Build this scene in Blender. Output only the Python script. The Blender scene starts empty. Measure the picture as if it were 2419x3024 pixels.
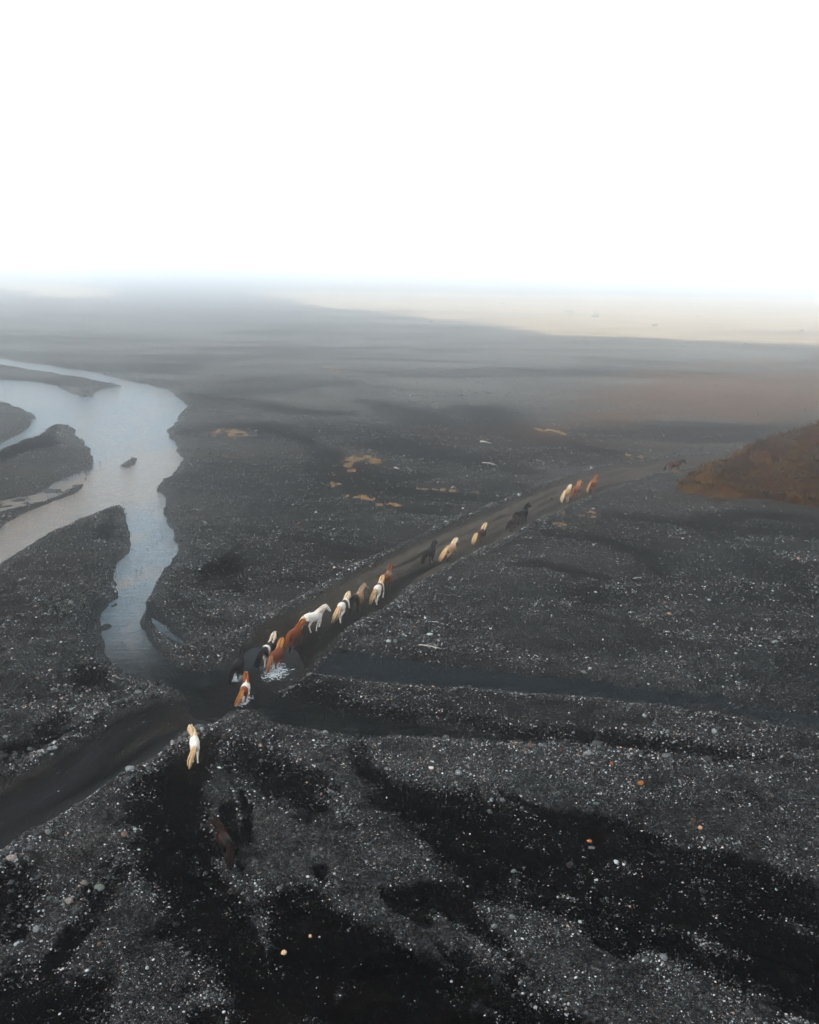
import bpy, bmesh, math, random, time
import numpy as np
from mathutils import Vector, Matrix

T0 = time.time()
rng = np.random.default_rng(7)
random.seed(7)
scene = bpy.context.scene
COL = scene.collection

# ------------------------------------------------------------------ camera
CAM_H, PITCH, ROLL, FOC = 24.0, math.radians(14.85), math.radians(1.05), 2904.0
fw = np.array([0, math.cos(PITCH), -math.sin(PITCH)])
up0 = np.array([0, math.sin(PITCH), math.cos(PITCH)])
rt0 = np.array([1.0, 0, 0])
rt = math.cos(ROLL) * rt0 + math.sin(ROLL) * up0
up = -math.sin(ROLL) * rt0 + math.cos(ROLL) * up0
cam_d = bpy.data.cameras.new('camera')
cam = bpy.data.objects.new('camera', cam_d)
COL.objects.link(cam)
M = Matrix(((rt[0], up[0], -fw[0], 0), (rt[1], up[1], -fw[1], 0), (rt[2], up[2], -fw[2], CAM_H), (0, 0, 0, 1)))
cam.matrix_world = M
cam_d.sensor_fit = 'VERTICAL'
cam_d.angle = 2 * math.atan(1512 / FOC)
cam_d.clip_start, cam_d.clip_end = 0.5, 40000
scene.camera = cam

# ------------------------------------------------------------------ sky, sun, exposure
SUN_EL, SUN_AZ = 38.0, 238.0          # azimuth of the sun, clockwise from +Y
world = bpy.data.worlds.new('World')
scene.world = world
world.use_nodes = True
wn = world.node_tree
wn.nodes.clear()
sky = wn.nodes.new('ShaderNodeTexSky')
sky.sky_type = 'NISHITA'
sky.sun_disc = False
sky.sun_elevation = math.radians(SUN_EL)
sky.sun_rotation = math.radians(SUN_AZ)
sky.air_density, sky.dust_density, sky.ozone_density, sky.altitude = 1.0, 2.0, 1.0, 0
ov = wn.nodes.new('ShaderNodeMix')
ov.data_type = 'RGBA'
ov.inputs[0].default_value = 0.75
ov.inputs[7].default_value = (9.7, 10.2, 10.4, 1)      # the even cloud cover
bg = wn.nodes.new('ShaderNodeBackground')
bg.inputs[1].default_value = 0.09
wo = wn.nodes.new('ShaderNodeOutputWorld')
wn.links.new(sky.outputs[0], ov.inputs[6])
wn.links.new(ov.outputs[2], bg.inputs[0])
wn.links.new(bg.outputs[0], wo.inputs[0])
sun_d = bpy.data.lights.new('sun', 'SUN')
sun_d.energy, sun_d.angle, sun_d.color = 1.5, math.radians(10), (1.0, 0.94, 0.86)
sun = bpy.data.objects.new('sun', sun_d)
COL.objects.link(sun)
_a, _e = math.radians(SUN_AZ), math.radians(SUN_EL)
sun_dir = Vector((math.sin(_a) * math.cos(_e), math.cos(_a) * math.cos(_e), math.sin(_e)))
sun.rotation_euler = sun_dir.to_track_quat('Z', 'Y').to_euler()
sun.location = sun_dir * 200
scene.view_settings.view_transform = 'Standard'
scene.view_settings.look = 'None'
scene.view_settings.exposure = 2.0
scene.view_settings.gamma = 1.0
scene.view_settings.use_curve_mapping = False
scene.cycles.use_denoising = True
scene.cycles.denoising_prefilter = 'ACCURATE'
scene.cycles.max_bounces = 14
scene.cycles.volume_bounces = 12
scene.cycles.diffuse_bounces = 3
scene.cycles.glossy_bounces = 3
scene.cycles.sample_clamp_indirect = 4.0

# ------------------------------------------------------------------ helpers
def gnd(p, z=0.0):
    """photo position on level ground -> world x, y"""
    p = np.atleast_2d(np.asarray(p, float))
    d = fw + ((p[:, :1] - 1209.5) / FOC) * rt - ((p[:, 1:] - 1512) / FOC) * up
    t = (CAM_H - z) / np.maximum(-d[:, 2], 1e-4)
    return d[:, :2] * t[:, None]

def sstep(a, b, x):
    t = np.clip((x - a) / (b - a), 0, 1)
    return t * t * (3 - 2 * t)

def _hash(ix, iy, s):
    h = (ix.astype(np.int64) * 374761393 + iy.astype(np.int64) * 668265263 + s * 1442695041) & 0xffffffff
    h = ((h ^ (h >> 13)) * 1274126177) & 0xffffffff
    h = (h ^ (h >> 16)) & 0xffffffff
    return h.astype(np.float64) / 4294967295.0

def vnoise(x, y, s=0):
    x = np.asarray(x, float); y = np.asarray(y, float)
    ix, iy = np.floor(x), np.floor(y)
    fx, fy = x - ix, y - iy
    fx = fx * fx * (3 - 2 * fx); fy = fy * fy * (3 - 2 * fy)
    a = _hash(ix, iy, s); b = _hash(ix + 1, iy, s); c = _hash(ix, iy + 1, s); d = _hash(ix + 1, iy + 1, s)
    return (a + (b - a) * fx) * (1 - fy) + (c + (d - c) * fx) * fy - 0.5      # -.5 .. .5

def fbm(x, y, s=0, o=4):
    v, a, t = 0, 1.0, 0
    for k in range(o):
        v = v + a * vnoise(x * 2 ** k + 17.3 * k, y * 2 ** k - 9.1 * k, s + k)
        t += a; a *= 0.5
    return v / t * 1.6

def seg_dist(P, line, closed=False):
    """distance to a polyline and arc parameter; P (n,2), line (m,2) in world metres"""
    L = np.asarray(line, float)
    m = len(L) if closed else len(L) - 1
    best = np.full(len(P), 1e9); par = np.zeros(len(P))
    for i in range(m):
        a, b = L[i], L[(i + 1) % len(L)]
        ab = b - a
        t = np.clip(((P - a) @ ab) / max(ab @ ab, 1e-9), 0, 1)
        d = np.hypot(P[:, 0] - a[0] - t * ab[0], P[:, 1] - a[1] - t * ab[1])
        k = d < best
        best[k] = d[k]; par[k] = (i + t[k])
    return best, par

def poly_sd(P, poly, reach=12.0):
    """signed distance to a polygon (negative inside); far points just get +reach"""
    L = np.asarray(poly, float)
    out = np.full(len(P), reach)
    lo, hi = L.min(0) - reach, L.max(0) + reach
    k = (P[:, 0] > lo[0]) & (P[:, 0] < hi[0]) & (P[:, 1] > lo[1]) & (P[:, 1] < hi[1])
    if not k.any():
        return out
    Q = P[k]
    d, _ = seg_dist(Q, L, True)
    ins = np.zeros(len(Q), bool)
    j = len(L) - 1
    for i in range(len(L)):
        xi, yi, xj, yj = L[i, 0], L[i, 1], L[j, 0], L[j, 1]
        if yi != yj:
            c = ((yi > Q[:, 1]) != (yj > Q[:, 1])) & (Q[:, 0] < (xj - xi) * (Q[:, 1] - yi) / (yj - yi) + xi)
            ins ^= c
        j = i
    out[k] = np.where(ins, -d, d)
    return out

def line_mask(P, pts, width, soft=0.6):
    """0..1 inside a band along a ground line; width in metres at each point"""
    L = gnd(pts)
    lo, hi = L.min(0) - 15, L.max(0) + 15
    out = np.zeros(len(P))
    k = (P[:, 0] > lo[0]) & (P[:, 0] < hi[0]) & (P[:, 1] > lo[1]) & (P[:, 1] < hi[1])
    if k.any():
        d, par = seg_dist(P[k], L)
        w = np.interp(par, range(len(pts)), width) if np.ndim(width) else width
        out[k] = 1 - sstep(w * (1 - soft), w * (1 + soft), d)
    return out

# ------------------------------------------------------------------ the lie of the land
RIVER = [(-700, 1010), (0, 1057), (101, 1073), (284, 1101), (406, 1132), (495, 1150), (528, 1175), (546, 1191), (542, 1211),
         (524, 1243), (497, 1268), (497, 1292), (519, 1321), (536, 1353), (523, 1377), (479, 1426), (463, 1450), (483, 1479),
         (487, 1523), (507, 1560), (528, 1609), (511, 1666), (464, 1716), (437, 1778), (440, 1805), (412, 1838), (446, 1890),
         (485, 1945), (553, 1982), (616, 1984), (678, 1961), (740, 1915), (820, 1905), (880, 1925), (905, 1975), (850, 2015), (810, 2045),
         (852, 2061), (904, 2076), (1009, 2097), (1113, 2123), (1217, 2142), (1322, 2155), (1426, 2168), (1556, 2189),
         (1572, 2194), (1426, 2186), (1322, 2180), (1243, 2175), (1176, 2168), (1113, 2178), (1050, 2176), (998, 2165),
         (904, 2150), (826, 2131), (770, 2098), (700, 2092), (636, 2130), (580, 2120), (548, 2065), (522, 2039), (443, 2013), (360, 1987), (323, 1950),
         (313, 1924), (288, 1862), (292, 1810), (325, 1773), (338, 1721), (345, 1670), (377, 1633), (383, 1588), (365, 1532),
         (361, 1487), (371, 1481), (300, 1507), (243, 1528), (162, 1564), (81, 1617), (0, 1670), (-300, 1840), (-500, 1790),
         (-300, 1680), (0, 1562), (61, 1523), (162, 1479), (227, 1454), (248, 1426), (260, 1394), (276, 1373), (260, 1321), (227, 1276),
         (195, 1252), (158, 1250), (118, 1284), (65, 1300), (0, 1325), (-250, 1420), (-300, 1390), (0, 1313), (32, 1298), (81, 1264), (103, 1235),
         (93, 1221), (49, 1203), (0, 1183), (-300, 1160), (-700, 1120)]
BAR = [(-700, 1040), (0, 1077), (122, 1096), (243, 1116), (337, 1136), (357, 1140), (337, 1142), (292, 1154), (268, 1172), (239, 1172),
       (203, 1158), (162, 1138), (81, 1124), (0, 1122), (-700, 1095)]
ISLET = [(349, 1378), (366, 1364), (398, 1352), (409, 1358), (396, 1372), (370, 1383)]
SIDE = [(440, 1822), (470, 1830), (500, 1858), (548, 1898), (535, 1904), (490, 1882), (452, 1850)]
SHALLOW = [(-250, 1520), (0, 1479), (101, 1459), (183, 1415), (250, 1392), (255, 1420), (160, 1470), (50, 1500), (0, 1511), (-250, 1560)]
MUDPOOL = [(618, 1722), (630, 1716), (650, 1719), (664, 1729), (640, 1730)]
POOL = [(983, 1923), (1035, 1925), (1113, 1937), (1269, 1961), (1374, 1972), (1478, 1987), (1556, 2001), (1675, 2003), (1832, 2029),
        (1988, 2040), (2119, 2050), (2197, 2069), (2301, 2076), (2419, 2095), (2800, 2150), (2800, 2230), (2419, 2165), (2301, 2142),
        (2197, 2118), (2119, 2105), (2041, 2100), (1962, 2079), (1858, 2074), (1769, 2056), (1675, 2053), (1571, 2045), (1530, 2045),
        (1426, 2035), (1374, 2024), (1296, 2027), (1191, 2016), (1087, 2009), (1009, 1997), (925, 1989), (950, 1960), (972, 1941)]
ROAD_L = [(2420, 1325), (2250, 1340), (2117, 1359), (2027, 1366), (1970, 1373), (1885, 1383), (1804, 1390), (1719, 1414), (1617, 1451), (1539, 1479), (1482, 1510),
          (1383, 1552), (1304, 1586), (1226, 1622), (1115, 1677), (1063, 1705), (1011, 1737), (933, 1786), (854, 1828), (802, 1857),
          (750, 1890), (678, 1950), (600, 2020), (543, 2060), (339, 2128), (261, 2185), (172, 2253), (78, 2305), (0, 2347), (-300, 2520)]
ROAD_R = [(-300, 2720), (0, 2529), (68, 2493), (156, 2441), (261, 2373), (365, 2305), (443, 2263), (522, 2201), (636, 2133), (694, 2086), (800, 2040),
          (870, 2010), (917, 1984), (933, 1961), (972, 1922), (1011, 1883), (1050, 1859), (1102, 1828), (1154, 1802), (1200, 1752), (1252, 1724),
          (1304, 1695), (1357, 1667), (1422, 1638), (1500, 1604), (1565, 1562), (1662, 1516), (1742, 1475), (1814, 1454), (1885, 1430),
          (1932, 1414), (2003, 1404), (2051, 1397), (2113, 1380), (2250, 1358), (2420, 1345)]
ROAD = ROAD_L + ROAD_R
SWATHS = [  # fans of bare black sand between the gravel banks
    ([(1050, 2200), (1092, 2278), (1165, 2320), (1300, 2345), (1420, 2350), (1530, 2385), (1597, 2412), (1675, 2450), (1754, 2503), (1832, 2539), (1910, 2586),
      (2041, 2607), (2197, 2670), (2301, 2732), (2419, 2763), (2900, 2950), (2900, 3300), (2419, 3040), (2250, 2983), (2093, 2910), (1962, 2878),
      (1884, 2857), (1832, 2836), (1754, 2790), (1675, 2753), (1597, 2722), (1519, 2696), (1478, 2690), (1363, 2685), (1322, 2617), (1270, 2565),
      (1233, 2482), (1113, 2409), (1050, 2294)], 1.0),
    ([(800, 2633), (878, 2643), (983, 2670), (1113, 2753), (1165, 2810), (1322, 2857), (1452, 2883), (1583, 2930), (1687, 2983), (1760, 3060),
      (1800, 3200), (600, 3200), (652, 3024), (750, 2900), (800, 2780)], 1.0),
    ([(522, 2231), (417, 2330), (355, 2435), (365, 2513), (417, 2591), (496, 2669), (470, 2774), (548, 2826), (626, 2904), (652, 3024), (680, 3150),
      (900, 3150), (845, 3024), (824, 2852), (782, 2748), (746, 2643), (694, 2539), (642, 2461), (616, 2356), (630, 2270), (640, 2200), (590, 2190)], 1.0),
    ([(857, 2024), (904, 2022), (972, 2050), (1024, 2076), (1120, 2100), (1220, 2115), (1230, 2140), (1010, 2095), (880, 2068)], 1.0),
    ([(1280, 2118), (1519, 2160), (1675, 2178), (1830, 2192), (1990, 2205), (2120, 2228), (2260, 2256), (2120, 2258), (1990, 2246), (1830, 2222),
      (1675, 2206), (1519, 2190)], 0.9),
    ([(210, 1980), (300, 1968), (330, 1990), (340, 2040), (250, 2070), (190, 2050)], 1.0),
    ([(318, 1510), (355, 1490), (372, 1560), (350, 1600), (295, 1600), (290, 1560)], 1.0),
    ([(150, 1252), (190, 1256), (165, 1290), (180, 1330), (110, 1332), (20, 1362), (-200, 1420), (-200, 1400), (0, 1330), (118, 1286)], 1.0),
    ([(575, 1740), (590, 1690), (650, 1660), (690, 1640), (720, 1680), (700, 1710), (740, 1752), (690, 1756)], 0.9),
    ([(800, 2230), (960, 2300), (1010, 2360), (960, 2440), (900, 2470), (840, 2400), (700, 2330), (640, 2270), (690, 2200), (740, 2200)], 0.75),
    ([(-200, 2880), (150, 2830), (330, 2900), (360, 3024), (340, 3200), (-300, 3200)], 0.8),
    ([(-100, 2560), (110, 2540), (150, 2640), (100, 2800), (-200, 2860)], 0.8),
    ([(40, 2240), (110, 2150), (180, 2110), (240, 2130), (190, 2190), (90, 2260)], 0.75),
]
STREAKS = [  # dry channels, dark silt
    ([(691, 1266), (778, 1266), (877, 1298), (952, 1341), (981, 1382), (999, 1422), (1051, 1440), (1138, 1451), (1283, 1475), (1500, 1492)], [2, 3, 1.6, 1.6, 2, 3, 3.2, 3.2, 2.4, 1.5]),
    ([(993, 1440), (1080, 1475), (1167, 1498), (1254, 1521), (1323, 1533)], [1, 1.5, 1.2, 1.2, .7]),
    ([(1400, 1220), (1500, 1265), (1580, 1300), (1754, 1334), (1900, 1372)], [6, 5, 4, 2.6, 1.2]),
    ([(1160, 1320), (1300, 1355), (1420, 1370), (1560, 1400)], [5, 4, 3, 2]),
    ([(1040, 1390), (1120, 1420), (1250, 1410)], [4, 4, 2]),
    ([(560, 1170), (700, 1190), (850, 1215), (1010, 1230)], [3, 4, 3, 2]),
    ([(1070, 1190), (1160, 1205), (1250, 1240), (1370, 1270)], [2, 5, 5, 2]),
    ([(1640, 1590), (1760, 1600), (1900, 1640), (1960, 1700)], [1.2, 1.6, 1.3, .6]),
    ([(1560, 1670), (1650, 1690), (1800, 1720)], [1.0, 1.2, .6]),
    ([(1800, 1530), (1950, 1550), (2150, 1570), (2419, 1590)], [1.0, 2.2, 2.0, 2]),
    ([(900, 1610), (1000, 1625), (1120, 1640)], [.6, 1.0, .5]),
    ([(830, 1720), (880, 1720), (930, 1730)], [.5, .9, .4]),
    ([(2000, 1560), (2200, 1530), (2419, 1545)], [1.2, 1.6, 2]),
]
TANS = [  # dead grass and pale silt left in hollows: line, width
    ([(660, 1284), (700, 1292), (730, 1296)], [2.2, 1.6, .3]), ([(1022, 1372), (1060, 1364), (1090, 1366), (1122, 1382)], [.5, 1.2, 1.0, .3]),
    ([(1028, 1378), (1038, 1400), (1036, 1408)], [.6, .7, .2]), ([(950, 1407), (972, 1406), (988, 1412)], [.3, .9, .3]),
    ([(990, 1438), (1004, 1448)], [.5, .6]), ([(1036, 1480), (1060, 1480), (1090, 1486)], [.7, 1.3, .4]), ([(1120, 1508), (1165, 1503)], [.5, .7]),
    ([(1236, 1453), (1320, 1459), (1410, 1465)], [.25, .5, .2]), ([(1670, 1533), (1720, 1537), (1768, 1545)], [.3, .6, .2]),
    ([(1622, 1554), (1670, 1565)], [.3, .15]), ([(1725, 1526), (1765, 1527)], [.2, .3]), ([(1586, 1270), (1630, 1279), (1668, 1290)], [.3, 1.2, .6]),
    ([(1862, 1355), (1885, 1364), (1905, 1374)], [.8, .8, .3]), ([(1985, 1412), (2010, 1416)], [.4, .4]), ([(960, 1090), (1010, 1105)], [1.2, .6]),
]
GRAVEL_LINES = [
    ([(1092, 2388), (1186, 2440), (1270, 2461), (1322, 2503), (1405, 2544), (1468, 2576), (1546, 2607), (1623, 2643), (1691, 2670)], [.3, .4, .5, .4, .5, .5, .4, .5, .2]),
    ([(900, 2680), (1000, 2760), (1060, 2850), (1000, 2960)], [.2, .3, .3, .2]),
    ([(1300, 2950), (1420, 2990), (1500, 3030)], [.3, .4, .3]),
    ([(1900, 2740), (2050, 2790), (2200, 2850), (2350, 2900)], [.25, .4, .4, .3]),
    ([(640, 2560), (760, 2700), (800, 2800), (830, 2900)], [.3, .25, .25, .2]),
]
BROWN = [(1524, 1198), (1595, 1175), (1683, 1133), (1719, 1098), (1813, 1089), (2050, 1080), (2419, 1070), (3200, 1070), (3200, 1290), (2419, 1240),
         (2227, 1275), (2050, 1318), (1930, 1325), (1813, 1305), (1666, 1263), (1577, 1240)]
TANFIELD = [(743, 863), (827, 884), (982, 908), (1192, 933), (1402, 956), (1500, 975), (1636, 989), (1813, 994), (1991, 1003), (2168, 1012), (2419, 1022),
            (3600, 1070), (3600, 915), (2419, 886), (1543, 872), (982, 862)]
TANFIELD2 = [(-900, 800), (0, 828), (150, 842), (350, 862), (252, 886), (120, 872), (0, 852), (-900, 830)]
G = {k: gnd(v) for k, v in dict(RIVER=RIVER, BAR=BAR, ISLET=ISLET, SIDE=SIDE, SHALLOW=SHALLOW, MUDPOOL=MUDPOOL, POOL=POOL, ROAD=ROAD,
                               BROWN=BROWN, TANFIELD=TANFIELD, TANFIELD2=TANFIELD2).items()}
G_RL, G_RR = gnd(ROAD_L), gnd(ROAD_R)
G_SW = [(gnd(p), w) for p, w in SWATHS]

def land(P):
    """height and surface masks for ground points P (n,2)"""
    n = len(P)
    x, y = P[:, 0], P[:, 1]
    r = np.hypot(x, y)
    out = {}
    # wobble the outlines so that no edge is a straight ruled line
    wob = 0.55 * fbm(x * 0.45, y * 0.45, 3, 3) + 0.5 * fbm(x * 0.13, y * 0.13, 9, 2)
    wob = wob * np.clip(r / 60, 0.5, 3)
    wsd = poly_sd(P, G['RIVER'])
    isl = np.minimum(poly_sd(P, G['BAR']), poly_sd(P, G['ISLET']))
    river = np.maximum(wsd, -isl)
    pool = poly_sd(P, G['POOL'])
    pools = np.minimum(np.minimum(poly_sd(P, G['SIDE']), poly_sd(P, G['SHALLOW'])), poly_sd(P, G['MUDPOOL']) * 1.0)
    w = np.minimum(np.minimum(river, pool), pools)
    ws = w + 0.7 * wob
    out['water'] = w
    out['river'], out['pool'], out['pools'] = river, pool, pools
    # base undulation, drawn out along the flow
    base = 0.42 + 0.30 * fbm(x * 0.035 + 4, y * 0.06, 21, 3) + 0.10 * fbm(x * 0.22, y * 0.35, 31, 3)
    fine = 0.035 * fbm(x * 1.7, y * 1.7, 41, 3)
    fx, fy = x - FORD[0], y - FORD[1]
    fr = np.hypot(fx, fy) + .5; fa = np.arctan2(fx, -fy)
    fan = fbm(fa * 7.5 + .35 * fbm(x * .12, y * .12, 37, 2), np.log(fr) * 1.3, 36, 4)
    rag = 0.55 * fbm(x * 0.9, y * 1.1, 35, 4) + 0.8 * fan * sstep(3, 12, fr)
    sand = np.zeros(n)
    for poly, wt in G_SW:
        thin = .3 if wt == .9 else 1.0
        sd = poly_sd(P, poly) + thin * (0.8 * wob + rag) - (.25 if wt == .9 else 0)
        sand = np.maximum(sand, wt * (1 - sstep(-1.5, 1.3, sd)))
    streak = np.zeros(n)
    for pts, wd in STREAKS:
        streak = np.maximum(streak, line_mask(P + (0.8 * wob)[:, None], pts, np.array(wd), 0.8))
    sand = np.maximum(sand, 0.85 * sstep(0.2, 0.5, fan + .35 * fbm(x * .5, y * .5, 38, 3)) * (1 - sstep(46, 60, r)))
    streak = np.maximum(streak, 0.8 * sstep(0.10, 0.40, fbm(x * 0.028 + fbm(x * .02, y * .02, 15, 2), y * 0.10, 77, 4)) * sstep(60, 110, r))
    for pts, wd in GRAVEL_LINES:
        sand = sand * (1 - .55 * line_mask(P + (0.6 * wob)[:, None], pts, np.array(wd), .8) * sstep(-.3, .15, fbm(x * .7, y * .7, 61, 3)))
    road_sd = poly_sd(P, G['ROAD'])
    rsd = road_sd + 0.45 * wob
    road = 1 - sstep(-0.35, 0.35, rsd)
    sand = sand * (1 - road); streak = streak * (1 - road)
    h = base - 0.30 * sand - 0.12 * streak
    h = np.maximum(h, 0.10)
    berm = np.exp(-((rsd - 0.55) / 0.55) ** 2) * (0.75 + 0.6 * fbm(x * .25, y * .25, 66, 2))
    ford = 1 - sstep(0.5, 3.5, np.minimum(river, 9.0))
    h = h + 0.34 * berm * (1 - 0.85 * (1 - sstep(0.0, 1.5, w)))
    h = h * (1 - road) + road * (0.16 + 0.04 * fbm(x * .5, y * .5, 71, 2))
    # banks and beds
    hb = np.where(ws > 0, 0.02 + 0.28 * ws ** 1.2, np.maximum(-0.4, 0.22 * ws))
    k = 1 - sstep(0.4, 2.2, ws)
    h = h * (1 - k) + np.minimum(h, hb) * k
    h = np.where(w < -.15, np.minimum(h, -.07), h)
    shal = (1 - sstep(-0.8, 0.4, poly_sd(P, G['SHALLOW']) + 0.3 * wob))
    h = np.where(shal > .3, -0.02 + 0.09 * fbm(x * 0.9, y * 0.9, 91, 3), h)
    riff = (1 - sstep(5, 9, np.hypot(x - RIFF[0], (y - RIFF[1]) * .6))) * (w < 0)
    h = h + riff * (0.03 + 0.24 * fbm(x * 0.8, y * 0.5, 93, 3))
    poolend = sstep(1750, 2200, 1209.5 + x / np.maximum(y, 1) * 2807) * (pool < 0)
    h = h + poolend * (0.11 + 0.3 * fbm(x * 0.8, y * 0.8, 97, 3))
    h = np.where((road > .5) & (w < 0.5), np.clip(h, -0.16, 0.5), h)
    h = h + fine * (1 - 0.6 * sand) + 0.012 * fbm(x * 6, y * 6, 43, 2)
    # hoof and wheel lines in the track
    kr = road > .01
    tt_ = np.full(n, .5)
    if kr.any():
        dl_, _ = seg_dist(P[kr], G_RL); dr_, _ = seg_dist(P[kr], G_RR)
        tt_[kr] = dl_ / (dl_ + dr_ + 1e-6)
    tw = tt_ + .06 * fbm(x * .12, y * .12, 111, 2)
    ruts = np.exp(-((tw - .26) / .05) ** 2) + np.exp(-((tw - .50) / .045) ** 2) + .8 * np.exp(-((tw - .76) / .05) ** 2)
    ruts = np.clip(ruts * (.55 + 1.2 * fbm(x * .35, y * .35, 113, 3)), 0, 1) * road
    h = h - .06 * ruts + .03 * road * fbm(x * 1.2, y * 1.2, 115, 3)
    tracks = np.zeros(n); light = np.zeros(n); rutwet = np.zeros(n)
    rutwet = np.maximum(rutwet, line_mask(P, [(520, 2070), (469, 2086), (313, 2185), (224, 2274), (172, 2330), (0, 2415), (-300, 2580)], np.array([.3, .5, .6, .8, .8, 1.0, 1]), .7))
    rutwet = np.maximum(rutwet, .8 * line_mask(P, [(640, 2125), (522, 2185), (443, 2240), (300, 2330), (100, 2450), (-100, 2560)], np.array([.3, .5, .5, .5, .6, .6]), .7))
    light = np.maximum(light, line_mask(P, [(652, 2096), (470, 2200), (323, 2295), (156, 2378), (0, 2446), (-300, 2610)], np.array([.4, .7, .75, .7, .7, .7]), .8))
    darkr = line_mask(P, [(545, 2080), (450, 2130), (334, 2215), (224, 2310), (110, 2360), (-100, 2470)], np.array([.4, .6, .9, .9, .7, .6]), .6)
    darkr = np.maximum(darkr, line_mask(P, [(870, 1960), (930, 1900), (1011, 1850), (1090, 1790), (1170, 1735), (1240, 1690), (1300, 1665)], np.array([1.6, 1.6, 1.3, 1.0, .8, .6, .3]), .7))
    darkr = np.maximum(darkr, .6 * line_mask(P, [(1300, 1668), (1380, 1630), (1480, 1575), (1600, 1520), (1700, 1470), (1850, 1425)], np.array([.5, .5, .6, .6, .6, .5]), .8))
    h = h - road * (0.07 * rutwet + 0.03 * darkr)
    tan = np.zeros(n)
    for pts, wd in TANS:
        tan = np.maximum(tan, line_mask(P + (0.5 * wob)[:, None], pts, np.array(wd), 0.5))
    tan *= sstep(-0.12, 0.25, fbm(x * 1.4, y * .9, 81, 4))
    tf = np.minimum(poly_sd(P, G['TANFIELD'], 60), poly_sd(P, G['TANFIELD2'], 60)) + 14 * fbm(x * .02, y * .05, 83, 3) + 8 * fbm(x * .09, y * .16, 84, 3)
    field = 1 - sstep(-6, 6, tf)
    field *= 0.6 + 0.6 * sstep(-.35, .2, fbm(x * .006, y * .05, 85, 4))
    brown = 1 - sstep(-9, 9, poly_sd(P, G['BROWN'], 40) + 26 * fbm(x * .022, y * .04, 87, 4))
    brown *= sstep(-.22, .15, fbm(x * .03, y * .09, 89, 4) + .04)
    wet = np.maximum(1 - sstep(0.0, 1.5, ws), (1 - sstep(-1, 3, ws)) * sand)
    wet = np.maximum(wet, road * np.maximum(rutwet, .75 * darkr) )
    out.update(h=h, sand=sand, streak=streak, road=road, tan=tan, field=np.clip(field, 0, 1), brown=brown, wet=np.clip(wet, 0, 1),
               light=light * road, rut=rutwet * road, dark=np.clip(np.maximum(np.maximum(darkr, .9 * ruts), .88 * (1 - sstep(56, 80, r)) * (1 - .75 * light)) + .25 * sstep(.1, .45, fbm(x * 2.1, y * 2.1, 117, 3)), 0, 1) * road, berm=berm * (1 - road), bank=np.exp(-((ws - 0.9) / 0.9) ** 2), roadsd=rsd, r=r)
    return out

RIFF = gnd([(400, 1720)])[0]
FORD = gnd([(690, 2060)])[0]

# ------------------------------------------------------------------ node helpers
def new_mat(name):
    m = bpy.data.materials.new(name)
    m.use_nodes = True
    m.node_tree.nodes.clear()
    return m, m.node_tree

class NT:
    def __init__(s, t): s.t = t
    def n(s, kind, **kw):
        o = s.t.nodes.new(kind)
        for k, v in kw.items():
            setattr(o, k, v)
        return o
    def l(s, a, b): s.t.links.new(a, b)
    def put(s, v, sock):
        if hasattr(v, 'is_output'): s.l(v, sock)
        elif isinstance(v, (tuple, list)): sock.default_value = tuple(v) if len(v) == 4 or sock.type == 'VECTOR' else (*v, 1)
        else: sock.default_value = v
    def math(s, op, a, b=None, clamp=False):
        o = s.n('ShaderNodeMath', operation=op, use_clamp=clamp)
        s.put(a, o.inputs[0])
        if b is not None: s.put(b, o.inputs[1])
        return o.outputs[0]
    def mix(s, f, a, b, blend='MIX'):
        o = s.n('ShaderNodeMix', data_type='RGBA', blend_type=blend)
        s.put(f, o.inputs[0]); s.put(a, o.inputs[6]); s.put(b, o.inputs[7])
        return o.outputs[2]
    def noise(s, vec, scale, detail=4, rough=.55, dist=0):
        o = s.n('ShaderNodeTexNoise')
        s.l(vec, o.inputs['Vector'])
        o.inputs['Scale'].default_value = scale; o.inputs['Detail'].default_value = detail
        o.inputs['Roughness'].default_value = rough; o.inputs['Distortion'].default_value = dist
        return o
    def ramp(s, v, stops):
        o = s.n('ShaderNodeValToRGB')
        cr = o.color_ramp
        while len(cr.elements) < len(stops): cr.elements.new(.5)
        for e, (p, c) in zip(cr.elements, stops):
            e.position = p; e.color = (*c, 1) if len(c) == 3 else c
        s.put(v, o.inputs[0])
        return o.outputs[0]
    def rng(s, v, a, b, c=0, d=1):
        o = s.n('ShaderNodeMapRange')
        s.put(v, o.inputs[0])
        for i, q in enumerate((a, b, c, d)): o.inputs[i + 1].default_value = q
        return o.outputs[0]
    def attr(s, name, kind='GEOMETRY'):
        return s.n('ShaderNodeAttribute', attribute_name=name, attribute_type=kind)
    def scale(s, vec, sc):
        o = s.n('ShaderNodeVectorMath', operation='MULTIPLY')
        s.l(vec, o.inputs[0]); o.inputs[1].default_value = sc
        return o.outputs[0]
    def bump(s, h, strength, dist, normal=None):
        o = s.n('ShaderNodeBump')
        o.inputs['Strength'].default_value = strength; o.inputs['Distance'].default_value = dist
        s.l(h, o.inputs['Height'])
        if normal is not None: s.l(normal, o.inputs['Normal'])
        return o.outputs[0]
    def out(s, col, rough, normal=None, spec=.5, **kw):
        p = s.n('ShaderNodeBsdfPrincipled')
        s.put(col, p.inputs['Base Color']); s.put(rough, p.inputs['Roughness'])
        s.put(spec, p.inputs['Specular IOR Level'])
        for k, v in kw.items(): s.put(v, p.inputs[k])
        if normal is not None: s.l(normal, p.inputs['Normal'])
        o = s.n('ShaderNodeOutputMaterial')
        s.l(p.outputs[0], o.inputs[0])
        return p

def tag(o, label=None, cat=None, group=None, kind=None):
    if label: o['label'] = label
    if cat: o['category'] = cat
    if group: o['group'] = group
    if kind: o['kind'] = kind
    return o

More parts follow.
